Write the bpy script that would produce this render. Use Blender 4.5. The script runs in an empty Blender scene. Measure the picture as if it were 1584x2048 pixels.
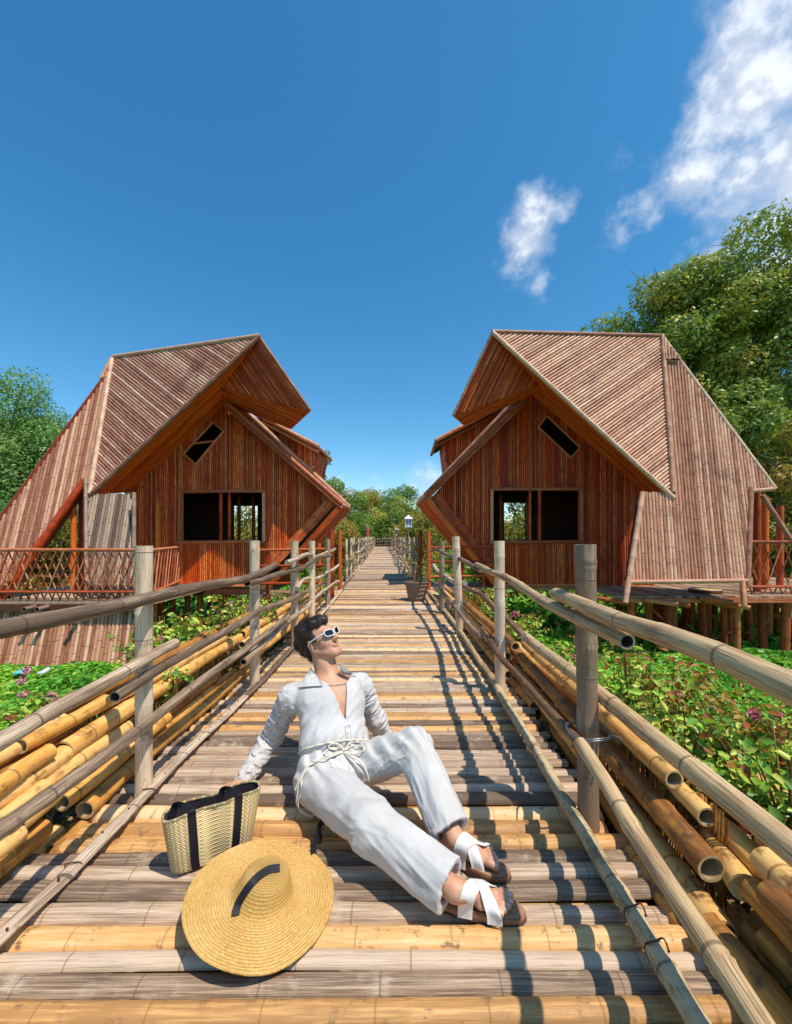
import bpy, bmesh, math, random
import numpy as np
from mathutils import Vector, Matrix
random.seed(7)
RNG = np.random.default_rng(11)
SC = bpy.context.scene
COL = SC.collection
R = math.radians

# ------------------------------------------------------------ camera
H = 1.25                      # eye height above the walkway
FPX = 800.0                   # focal length in pixels of the 1584 px wide photo
VX, VY = 811.0, 1073.0        # where the walkway's own direction vanishes
cam = bpy.data.cameras.new('camera')
cam.sensor_fit = 'HORIZONTAL'
cam.sensor_width = 36.0
cam.lens = 36.0 * FPX / 1584.0
cam.shift_x = -(VX - 792.0) / 1584.0
cam.shift_y = (VY - 1024.0) / 1584.0
cam.clip_start = 0.02
cam.clip_end = 3000
camo = bpy.data.objects.new('camera', cam)
COL.objects.link(camo)
camo.location = (0, 0, H)
camo.rotation_euler = (R(90), 0, 0)
SC.camera = camo

def P(px, py, d):
    """point that stands at distance d along the walkway, read off the photo"""
    return Vector(((px - VX) / FPX * d, d, H - (py - VY) / FPX * d))

# ------------------------------------------------------------ light
SUN_TO = Vector((0.385, -0.29, 1.0)).normalized()       # towards the sun
sun = bpy.data.lights.new('sun', 'SUN')
sun.energy = 2.95
sun.angle = R(0.5)
sun.color = (1.0, 0.93, 0.82)
suno = bpy.data.objects.new('sun', sun)
COL.objects.link(suno)
suno.rotation_euler = SUN_TO.to_track_quat('Z', 'Y').to_euler()
SC.view_settings.view_transform = 'Standard'
SC.view_settings.look = 'None'
SC.view_settings.gamma = 1
SC.view_settings.exposure = 0.68
W = bpy.data.worlds.new('World')
SC.world = W
W.use_nodes = True
nt = W.node_tree
nt.nodes.clear()
def nd(t, kind, **kw):
    n = t.nodes.new(kind)
    for k, v in kw.items():
        setattr(n, k, v)
    return n
sky = nd(nt, 'ShaderNodeTexSky', sky_type='NISHITA')
sky.sun_disc = False
sky.sun_elevation = math.asin(SUN_TO.z)
sky.sun_rotation = math.atan2(SUN_TO.x, SUN_TO.y)
sky.altitude = 0
sky.air_density = 1.0
sky.dust_density = 0.4
sky.ozone_density = 3.0
hsv = nd(nt, 'ShaderNodeHueSaturation')
hsv.inputs['Hue'].default_value = 0.488
hsv.inputs['Saturation'].default_value = 1.32
hsv.inputs['Value'].default_value = 1.0
nt.links.new(sky.outputs[0], hsv.inputs['Color'])
tc = nd(nt, 'ShaderNodeTexCoord')
def vmath(t, op, a, b=None):
    n = nd(t, 'ShaderNodeVectorMath', operation=op)
    for i, x in enumerate((a, b)):
        if x is None: continue
        if hasattr(x, 'is_linked') or hasattr(x, 'links'): t.links.new(x, n.inputs[i])
        else: n.inputs[i].default_value = x
    return n.outputs['Value'] if op in ('LENGTH', 'DOT_PRODUCT', 'DISTANCE') else n.outputs[0]
def fmath(t, op, a, b=None, c=None, clamp=False):
    n = nd(t, 'ShaderNodeMath', operation=op, use_clamp=clamp)
    for i, x in enumerate((a, b, c)):
        if x is None: continue
        if hasattr(x, 'links'): t.links.new(x, n.inputs[i])
        else: n.inputs[i].default_value = x
    return n.outputs[0]
def mixc(t, f, a, b, mode='MIX'):
    n = nd(t, 'ShaderNodeMix', data_type='RGBA', blend_type=mode)
    for s, x in ((n.inputs[0], f), (n.inputs[6], a), (n.inputs[7], b)):
        if hasattr(x, 'links'): t.links.new(x, s)
        elif isinstance(x, (tuple, list)): s.default_value = (*x, 1) if len(x) == 3 else x
        else: s.default_value = x
    return n.outputs[2]
def noise(t, vec, scale, detail=4, rough=0.55, dist=0.0):
    n = nd(t, 'ShaderNodeTexNoise')
    n.inputs['Scale'].default_value = scale
    n.inputs['Detail'].default_value = detail
    n.inputs['Roughness'].default_value = rough
    n.inputs['Distortion'].default_value = dist
    if vec is not None: t.links.new(vec, n.inputs['Vector'])
    return n.outputs['Fac']
def ramp(t, f, stops, interp='LINEAR'):
    n = nd(t, 'ShaderNodeValToRGB')
    t.links.new(f, n.inputs[0])
    cr = n.color_ramp
    cr.interpolation = interp
    while len(cr.elements) < len(stops): cr.elements.new(0.5)
    for e, (p, c) in zip(cr.elements, stops):
        e.position = p
        if not isinstance(c, (tuple, list)): c = (c, c, c)
        e.color = (*c, 1) if len(c) == 3 else c
    return n.outputs[0]
def sstep(t, x, lo, hi):
    n = nd(t, 'ShaderNodeMapRange', interpolation_type='SMOOTHSTEP')
    t.links.new(x, n.inputs['Value'])
    n.inputs['From Min'].default_value = lo
    n.inputs['From Max'].default_value = hi
    return n.outputs['Result']

dirv = tc.outputs['Generated']
dst = vmath(nt, 'MULTIPLY', dirv, (1.0, 1.0, 1.25))
n_big = noise(nt, dst, 5.0, 10, 0.58, 0.0)
n_fine = noise(nt, dst, 16.0, 9, 0.62, 0.0)
n_hl = noise(nt, vmath(nt, 'ADD', dst, (.012, -.006, .016)), 5.0, 10, 0.58, 0.0)
def sdir(px, py):
    return Vector((px - VX, FPX, VY - py)).normalized()
total = None
CL = [(1550, 160, .125, 1.25), (1470, 250, .10, 1.05), (1600, 300, .16, 1.3), (1520, 440, .14, 1.2), (1570, 500, .14, 1.2), (1570, 90, .08, 1.1),
      (1385, 365, .075, 1.0), (1300, 405, .065, .88), (1440, 400, .08, .85), (1235, 465, .06, .62), (1440, 520, .07, .40), (1400, 225, .05, .5),
      (1072, 430, .060, 1.0), (1055, 490, .066, 1.0), (1122, 420, .042, .72), (1080, 560, .045, .42),
      (1300, 225, .035, .45), (1240, 330, .035, .40), (740, 985, .07, .40), (850, 965, .09, .45), (680, 960, .05, .3), (960, 960, .09, .4)]
for (px, py, rr, op) in CL:
    c = sdir(px, py)
    dd = vmath(nt, 'DISTANCE', dirv, tuple(c))
    n = nd(nt, 'ShaderNodeMapRange', interpolation_type='SMOOTHSTEP')
    nt.links.new(dd, n.inputs['Value'])
    n.inputs['From Min'].default_value = rr * 1.5
    n.inputs['From Max'].default_value = 0.0
    n.inputs['To Max'].default_value = op
    o = n.outputs['Result']
    total = o if total is None else fmath(nt, 'MAXIMUM', total, o)
nsum = fmath(nt, 'ADD', fmath(nt, 'MULTIPLY', fmath(nt, 'SUBTRACT', n_big, .5), 3.4), fmath(nt, 'MULTIPLY', fmath(nt, 'SUBTRACT', n_fine, .5), 1.5))
field = fmath(nt, 'ADD', fmath(nt, 'MULTIPLY', total, 1.35), nsum)
dens = sstep(nt, field, .34, 1.75)
dens = fmath(nt, 'MULTIPLY', dens, sstep(nt, total, .02, .35), clamp=True)
lit = sstep(nt, fmath(nt, 'SUBTRACT', n_big, n_hl), -.03, .05)
cloud_l = mixc(nt, lit, (4.0, 4.4, 5.2), (5.9, 6.15, 6.5))
skyc = mixc(nt, fmath(nt, 'MULTIPLY', dens, .92), hsv.outputs[0], cloud_l)
bg = nd(nt, 'ShaderNodeBackground')
bg.inputs['Strength'].default_value = 0.111
nt.links.new(skyc, bg.inputs['Color'])
wo = nd(nt, 'ShaderNodeOutputWorld')
nt.links.new(bg.outputs[0], wo.inputs[0])

# ------------------------------------------------------------ materials
MATS = {}
def mat(name):
    m = bpy.data.materials.new(name)
    m.use_nodes = True
    t = m.node_tree
    b = t.nodes['Principled BSDF']
    MATS[name] = m
    return m, t, b
def attr(t, name):
    n = nd(t, 'ShaderNodeAttribute', attribute_name=name)
    return n.outputs['Fac']
def combine(t, x, y, z):
    n = nd(t, 'ShaderNodeCombineXYZ')
    for i, v in enumerate((x, y, z)):
        if hasattr(v, 'links'): t.links.new(v, n.inputs[i])
        else: n.inputs[i].default_value = v
    return n.outputs[0]
def bump(t, b, h, strength, dist):
    n = nd(t, 'ShaderNodeBump')
    n.inputs['Strength'].default_value = strength
    n.inputs['Distance'].default_value = dist
    t.links.new(h, n.inputs['Height'])
    t.links.new(n.outputs[0], b.inputs['Normal'])

def bamboo(name, cols, node_col, sp=0.3, nw=0.035, rough=0.5, stain=None, stain_lo=0.55, stain_hi=0.75,
           stain_scale=3.0, spec=0.5, streak=9.0, bumpd=0.002, tint=0.35, crack=0.0, coat=0.0, node_k=0.6, lo=.28, hi=.72):
    """cane in its own space: u metres along, a around, rnd per cane"""
    m, t, b = mat(name)
    wm = lambda c: (min(c[0] * 1.10, .95), c[1] * .97, c[2] * .80)
    cols = [wm(c) for c in cols]; node_col = wm(node_col)
    if stain is not None: stain = wm(stain)
    u, a, r = attr(t, 'u'), attr(t, 'a'), attr(t, 'rnd')
    vec = combine(t, fmath(t, 'MULTIPLY', u, 2.2), fmath(t, 'MULTIPLY', r, 91.0), fmath(t, 'MULTIPLY', a, streak))
    n1 = noise(t, vec, 1.6, 6, 0.65)
    vec2 = combine(t, fmath(t, 'MULTIPLY', u, 5.0), fmath(t, 'MULTIPLY', r, 57.0), fmath(t, 'MULTIPLY', a, streak * 3.5))
    n2 = noise(t, vec2, 2.2, 5, 0.7)
    f = fmath(t, 'ADD', fmath(t, 'MULTIPLY', n1, 0.75), fmath(t, 'MULTIPLY', r, tint))
    f = fmath(t, 'ADD', f, fmath(t, 'MULTIPLY', n2, 0.25))
    f = fmath(t, 'SUBTRACT', f, tint * 0.5)
    k = len(cols)
    c = ramp(t, f, [(lo + (hi - lo) * i / (k - 1), cols[i]) for i in range(k)])
    if stain is not None:
        tco = nd(t, 'ShaderNodeTexCoord').outputs['Object']
        s = noise(t, tco, stain_scale, 6, 0.7)
        s2 = fmath(t, 'ADD', fmath(t, 'MULTIPLY', s, 0.7), fmath(t, 'MULTIPLY', n2, 0.3))
        c = mixc(t, sstep(t, s2, stain_lo, stain_hi), c, stain)
    if crack > 0:
        cv = combine(t, fmath(t, 'MULTIPLY', u, 1.2), fmath(t, 'MULTIPLY', r, 33.0), fmath(t, 'MULTIPLY', a, streak * 4))
        cn = noise(t, cv, 1.5, 3, 0.5)
        ck = fmath(t, 'LESS_THAN', fmath(t, 'ABSOLUTE', fmath(t, 'SUBTRACT', cn, 0.5)), crack)
        c = mixc(t, fmath(t, 'MULTIPLY', ck, 0.6), c, node_col)
    q = fmath(t, 'FRACT', fmath(t, 'ADD', fmath(t, 'DIVIDE', u, sp), fmath(t, 'MULTIPLY', r, 17.3)))
    q = fmath(t, 'ABSOLUTE', fmath(t, 'SUBTRACT', q, 0.5))
    nm = sstep(t, q, nw, nw * 0.35)
    c = mixc(t, fmath(t, 'MULTIPLY', nm, node_k), c, node_col)
    t.links.new(c, b.inputs['Base Color'])
    rr = fmath(t, 'ADD', fmath(t, 'MULTIPLY', n2, 0.3), rough - 0.15)
    t.links.new(rr, b.inputs['Roughness'])
    b.inputs['Specular IOR Level'].default_value = spec * .5
    if coat: b.inputs['Coat Weight'].default_value = coat; b.inputs['Coat Roughness'].default_value = 0.25
    hh = fmath(t, 'ADD', fmath(t, 'MULTIPLY', n2, 0.5), fmath(t, 'MULTIPLY', nm, 0.9))
    bump(t, b, hh, 0.7, bumpd)
    return m
BROWN_N = (0.035, 0.016, 0.010)
bamboo('deck_grey', [(0.15, 0.11, 0.088), (0.30, 0.23, 0.18), (0.44, 0.345, 0.275), (0.60, 0.505, 0.425)], (0.09, 0.065, 0.05), sp=0.34, nw=0.012, node_k=.4, rough=0.6,
       stain=(0.52, 0.46, 0.40), stain_lo=0.53, stain_hi=0.66, stain_scale=6, crack=0.02, lo=0.36, hi=0.64, bumpd=0.0022, tint=0.42, streak=9)
bamboo('deck_yellow', [(0.40, 0.23, 0.10), (0.60, 0.37, 0.16), (0.70, 0.46, 0.23), (0.74, 0.56, 0.36)], (0.25, 0.13, 0.05), sp=0.30, nw=0.014, node_k=.5, rough=0.5,
       stain=(0.24, 0.15, 0.08), stain_lo=0.54, stain_hi=0.62, stain_scale=16, tint=0.5, lo=0.34, hi=0.66, bumpd=0.001, streak=6)
bamboo('log_yellow', [(0.36, 0.17, 0.045), (0.58, 0.29, 0.07), (0.70, 0.40, 0.11), (0.76, 0.52, 0.22)], (0.14, 0.07, 0.025), sp=0.33, nw=0.02, rough=0.42,
       stain=(0.16, 0.085, 0.035), stain_lo=0.50, stain_hi=0.66, stain_scale=9, tint=0.4, lo=0.34, hi=0.66, bumpd=0.001, streak=5)
bamboo('log_brown', [(0.20, 0.09, 0.03), (0.40, 0.20, 0.06), (0.55, 0.30, 0.09), (0.64, 0.42, 0.17)], (0.10, 0.05, 0.02), sp=0.36, nw=0.018, rough=0.42,
       stain=(0.10, 0.055, 0.03), stain_lo=0.50, stain_hi=0.64, stain_scale=10, tint=0.4, lo=0.34, hi=0.66, bumpd=0.001, streak=5)
bamboo('rail_grey', [(0.15, 0.11, 0.085), (0.30, 0.225, 0.175), (0.44, 0.345, 0.275), (0.62, 0.54, 0.46)], (0.06, 0.045, 0.035), sp=0.42, nw=0.015, rough=0.6,
       stain=(0.11, 0.08, 0.065), stain_lo=0.56, stain_hi=0.68, stain_scale=11, crack=0.032, lo=0.36, hi=0.62, bumpd=0.003, streak=5)
bamboo('rail_brown', [(0.14, 0.08, 0.05), (0.28, 0.175, 0.105), (0.42, 0.29, 0.18), (0.56, 0.44, 0.28)], (0.07, 0.04, 0.025), sp=0.42, nw=0.015, rough=0.5,
       stain=(0.30, 0.27, 0.10), stain_lo=0.56, stain_hi=0.66, stain_scale=8, crack=0.024, lo=0.36, hi=0.62, bumpd=0.0025, streak=5)
bamboo('kerb_right', [(0.16, 0.11, 0.06), (0.31, 0.23, 0.13), (0.43, 0.35, 0.22), (0.55, 0.48, 0.34)], (0.08, 0.05, 0.03), sp=0.30, nw=0.018, rough=0.5,
       stain=(0.16, 0.11, 0.05), stain_lo=0.48, stain_hi=0.66, stain_scale=9, crack=0.01, lo=0.36, hi=0.62, bumpd=0.001, streak=5)
bamboo('post_grey', [(0.24, 0.18, 0.14), (0.44, 0.345, 0.27), (0.58, 0.475, 0.375), (0.72, 0.62, 0.52)], (0.16, 0.12, 0.09), sp=0.42, nw=0.012, rough=0.65,
       stain=(0.17, 0.14, 0.10), stain_lo=0.55, stain_hi=0.66, stain_scale=9, crack=0.014, lo=0.36, hi=0.62, bumpd=0.0018, streak=6)
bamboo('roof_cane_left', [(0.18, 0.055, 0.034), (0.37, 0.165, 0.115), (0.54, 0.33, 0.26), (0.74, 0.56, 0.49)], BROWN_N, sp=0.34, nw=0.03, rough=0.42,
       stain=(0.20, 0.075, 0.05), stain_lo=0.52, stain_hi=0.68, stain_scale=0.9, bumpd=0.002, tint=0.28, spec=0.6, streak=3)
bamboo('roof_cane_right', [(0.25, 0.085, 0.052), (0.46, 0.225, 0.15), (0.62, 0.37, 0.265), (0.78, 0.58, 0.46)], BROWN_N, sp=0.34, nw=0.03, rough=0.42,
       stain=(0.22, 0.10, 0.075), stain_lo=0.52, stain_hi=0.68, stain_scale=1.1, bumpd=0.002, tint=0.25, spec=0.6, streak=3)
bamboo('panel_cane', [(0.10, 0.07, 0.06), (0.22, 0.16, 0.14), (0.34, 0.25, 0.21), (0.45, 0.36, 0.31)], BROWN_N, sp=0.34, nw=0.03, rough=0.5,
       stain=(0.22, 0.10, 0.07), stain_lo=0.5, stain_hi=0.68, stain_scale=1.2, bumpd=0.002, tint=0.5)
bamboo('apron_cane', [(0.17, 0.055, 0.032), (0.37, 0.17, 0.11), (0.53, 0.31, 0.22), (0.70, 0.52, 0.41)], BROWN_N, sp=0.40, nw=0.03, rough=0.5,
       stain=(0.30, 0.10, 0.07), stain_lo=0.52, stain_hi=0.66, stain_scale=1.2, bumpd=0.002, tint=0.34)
bamboo('wall_cane', [(0.26, 0.026, 0.005), (0.50, 0.072, 0.010), (0.64, 0.125, 0.020), (0.84, 0.36, 0.13)], (0.05, 0.014, 0.006), sp=0.36, nw=0.03, rough=0.45,
       stain=(0.36, 0.045, 0.008), stain_lo=0.52, stain_hi=0.7, stain_scale=1.1, lo=0.31, hi=0.68, bumpd=0.002, tint=0.26, spec=0.6, streak=3)
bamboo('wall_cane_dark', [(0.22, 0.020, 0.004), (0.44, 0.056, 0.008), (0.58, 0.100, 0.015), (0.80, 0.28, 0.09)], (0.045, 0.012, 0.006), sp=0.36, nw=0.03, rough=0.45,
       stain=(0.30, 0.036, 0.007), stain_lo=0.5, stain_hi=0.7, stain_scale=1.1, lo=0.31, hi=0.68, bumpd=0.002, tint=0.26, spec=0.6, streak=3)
bamboo('soffit_cane', [(0.30, 0.04, 0.005), (0.58, 0.10, 0.010), (0.72, 0.16, 0.018), (0.80, 0.26, 0.04)], (0.05, 0.016, 0.006), sp=0.6, nw=0.012, rough=0.45,
       stain=(0.22, 0.04, 0.010), stain_lo=0.50, stain_hi=0.70, stain_scale=1.5, bumpd=0.001, tint=0.5)
bamboo('trim_cane', [(0.20, 0.045, 0.02), (0.40, 0.11, 0.045), (0.54, 0.19, 0.09), (0.66, 0.36, 0.22)], (0.05, 0.02, 0.01), sp=0.38, nw=0.02, rough=0.4,
       stain=(0.16, 0.05, 0.03), stain_lo=0.55, stain_hi=0.7, stain_scale=3, bumpd=0.001, tint=0.4)
bamboo('ridge_cane', [(0.26, 0.115, 0.08), (0.46, 0.25, 0.18), (0.58, 0.37, 0.28), (0.70, 0.52, 0.43)], (0.10, 0.05, 0.03), sp=0.38, nw=0.02, rough=0.45,
       stain=(0.24, 0.12, 0.07), stain_lo=0.55, stain_hi=0.7, stain_scale=3, bumpd=0.001, tint=0.4)
bamboo('lattice_cane', [(0.20, 0.04, 0.02), (0.38, 0.10, 0.045), (0.50, 0.18, 0.08), (0.60, 0.32, 0.19)], (0.06, 0.02, 0.01), sp=0.3, nw=0.03, rough=0.4,
       bumpd=0.001, tint=0.4)
bamboo('pile_wood', [(0.18, 0.035, 0.012), (0.38, 0.085, 0.028), (0.50, 0.14, 0.05), (0.58, 0.24, 0.10)], (0.04, 0.015, 0.008), sp=0.5, nw=0.012, rough=0.5,
       stain=(0.16, 0.045, 0.02), stain_lo=0.52, stain_hi=0.66, stain_scale=4, bumpd=0.001, tint=0.5)
bamboo('floor_board', [(0.16, 0.09, 0.06), (0.28, 0.18, 0.13), (0.40, 0.28, 0.21), (0.50, 0.40, 0.32)], (0.06, 0.03, 0.02), sp=2.0, nw=0.004, rough=0.6, bumpd=0.001)
bamboo('gate_red', [(0.16, 0.022, 0.007), (0.34, 0.05, 0.014), (0.44, 0.085, 0.025), (0.52, 0.14, 0.05)], (0.06, 0.015, 0.008), sp=0.5, nw=0.012, rough=0.4, bumpd=0.001)
bamboo('bark', [(0.08, 0.055, 0.035), (0.17, 0.12, 0.08), (0.26, 0.20, 0.14), (0.34, 0.28, 0.21)], (0.05, 0.035, 0.025), sp=5, nw=0.004, rough=0.8, bumpd=0.01, streak=4)
bamboo('stem_green', [(0.10, 0.06, 0.03), (0.17, 0.10, 0.045), (0.20, 0.17, 0.05), (0.24, 0.22, 0.08)], (0.08, 0.04, 0.02), sp=0.2, nw=0.01, rough=0.6, bumpd=0.0005)

def plain(name, col, rough=0.6, var=0.15, scale=20, spec=0.4, bumpd=0.0, metal=0.0, sheen=0.0):
    m, t, b = mat(name)
    tco = nd(t, 'ShaderNodeTexCoord').outputs['Object']
    n1 = noise(t, tco, scale, 5, 0.6)
    lo = tuple(c * (1 - var) for c in col); hi = tuple(min(1, c * (1 + var)) for c in col)
    t.links.new(ramp(t, n1, [(0.3, lo), (0.7, hi)]), b.inputs['Base Color'])
    b.inputs['Roughness'].default_value = rough
    b.inputs['Specular IOR Level'].default_value = spec
    b.inputs['Metallic'].default_value = metal
    if sheen: b.inputs['Sheen Weight'].default_value = sheen
    if bumpd: bump(t, b, n1, 0.6, bumpd)
    return m
plain('dark_gap', (0.035, 0.018, 0.012), 0.9, 0.3)
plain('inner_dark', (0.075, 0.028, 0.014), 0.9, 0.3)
plain('cane_inside', (0.30, 0.20, 0.10), 0.8, 0.4, 30)
plain('cane_inside_dark', (0.05, 0.032, 0.022), 0.9, 0.4, 30)
plain('cane_end', (0.55, 0.38, 0.17), 0.7, 0.3, 60)
plain('cane_end_grey', (0.30, 0.24, 0.18), 0.7, 0.3, 60)
plain('brown_timber', (0.11, 0.033, 0.016), 0.5, 0.35, 6)
plain('wire', (0.30, 0.30, 0.32), 0.35, 0.1, 50, metal=0.8)
plain('lamp_white', (0.80, 0.82, 0.82), 0.5, 0.05)
plain('lamp_glass', (0.25, 0.32, 0.36), 0.2, 0.1)
plain('flag_red', (0.55, 0.08, 0.10), 0.7, 0.2)
plain('basket_brown', (0.27, 0.18, 0.12), 0.8, 0.4, 40, bumpd=0.004)
plain('litter_blue', (0.10, 0.55, 0.62), 0.4, 0.1)
plain('litter_white', (0.6, 0.62, 0.68), 0.4, 0.1)

def leafmat(name, cols, rough=0.45, transl=0.35, patch=None):
    m = bpy.data.materials.new(name); m.use_nodes = True; MATS[name] = m
    t = m.node_tree; b = t.nodes['Principled BSDF']; out = t.nodes['Material Output']
    r = attr(t, 'rnd')
    k = len(cols)
    tco = nd(t, 'ShaderNodeTexCoord').outputs['Object']
    f = r
    if patch:
        pn = noise(t, tco, patch, 3, 0.5)
        f = fmath(t, 'ADD', fmath(t, 'MULTIPLY', r, 0.55), fmath(t, 'SUBTRACT', fmath(t, 'MULTIPLY', pn, 1.4), 0.45))
    c = ramp(t, f, [(i / (k - 1) * 0.96 + 0.02, cols[i]) for i in range(k)])
    t.links.new(c, b.inputs['Base Color'])
    b.inputs['Roughness'].default_value = rough
    b.inputs['Specular IOR Level'].default_value = 0.35
    tr = nd(t, 'ShaderNodeBsdfTranslucent')
    g = mixc(t, 0.5, c, (0.20, 0.30, 0.02), 'MULTIPLY')
    t.links.new(mixc(t, 0.35, c, (0.30, 0.42, 0.03)), tr.inputs['Color'])
    mx = nd(t, 'ShaderNodeMixShader'); mx.inputs[0].default_value = transl
    t.links.new(b.outputs[0], mx.inputs[1]); t.links.new(tr.outputs[0], mx.inputs[2])
    t.links.new(mx.outputs[0], out.inputs['Surface'])
    return m
leafmat('leaf_dark', [(0.071, 0.118, 0.028), (0.147, 0.240, 0.048), (0.292, 0.384, 0.071), (0.548, 0.504, 0.084), (0.600, 0.407, 0.097)], patch=0.35)
leafmat('leaf_mid', [(0.054, 0.127, 0.018), (0.108, 0.238, 0.030), (0.197, 0.327, 0.045), (0.305, 0.372, 0.052), (0.467, 0.386, 0.059)], patch=0.3)
leafmat('leaf_light', [(0.077, 0.176, 0.055), (0.143, 0.308, 0.077), (0.231, 0.418, 0.110), (0.330, 0.484, 0.132), (0.330, 0.396, 0.099)], patch=0.4)
leafmat('leaf_olive', [(0.095, 0.109, 0.023), (0.207, 0.203, 0.031), (0.359, 0.296, 0.047), (0.528, 0.359, 0.062), (0.566, 0.265, 0.078)], patch=0.4)
leafmat('leaf_dry', [(0.12, 0.09, 0.04), (0.20, 0.16, 0.07), (0.28, 0.22, 0.10), (0.20, 0.22, 0.05)], patch=0.4)
leafmat('leaf_shrub', [(0.074, 0.164, 0.027), (0.177, 0.374, 0.043), (0.349, 0.633, 0.059), (0.600, 0.650, 0.094), (0.600, 0.650, 0.117)], rough=0.35, transl=0.3)
leafmat('leaf_rust', [(0.230, 0.057, 0.017), (0.437, 0.149, 0.023), (0.483, 0.276, 0.046), (0.230, 0.299, 0.034)], rough=0.45, transl=0.35)
leafmat('leaf_litter', [(0.05, 0.025, 0.012), (0.20, 0.10, 0.04), (0.36, 0.21, 0.09), (0.50, 0.36, 0.18), (0.12, 0.20, 0.03)], rough=0.6, transl=0.1)
leafmat('leaf_pond', [(0.050, 0.220, 0.017), (0.099, 0.374, 0.028), (0.165, 0.506, 0.039), (0.330, 0.600, 0.055)], rough=0.4, transl=0.3)
leafmat('petal_pink', [(0.50, 0.05, 0.14), (0.70, 0.14, 0.26), (0.78, 0.30, 0.40)], rough=0.5, transl=0.3)
leafmat('petal_pale', [(0.62, 0.20, 0.24), (0.75, 0.36, 0.36), (0.80, 0.50, 0.45)], rough=0.5, transl=0.3)
leafmat('petal_orange', [(0.45, 0.06, 0.02), (0.65, 0.14, 0.03), (0.75, 0.26, 0.05)], rough=0.5, transl=0.3)

# ------------------------------------------------------------ helpers
def tag(o, label=None, cat=None, group=None, kind=None):
    if label: o['label'] = label
    if cat: o['category'] = cat
    if group: o['group'] = group
    if kind: o['kind'] = kind
    return o
def empty(name, loc=(0, 0, 0), label=None, cat=None, group=None, kind=None):
    o = bpy.data.objects.new(name, None)
    o.empty_display_size = 0.1
    o.location = loc
    COL.objects.link(o)
    return tag(o, label, cat, group, kind)

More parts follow.
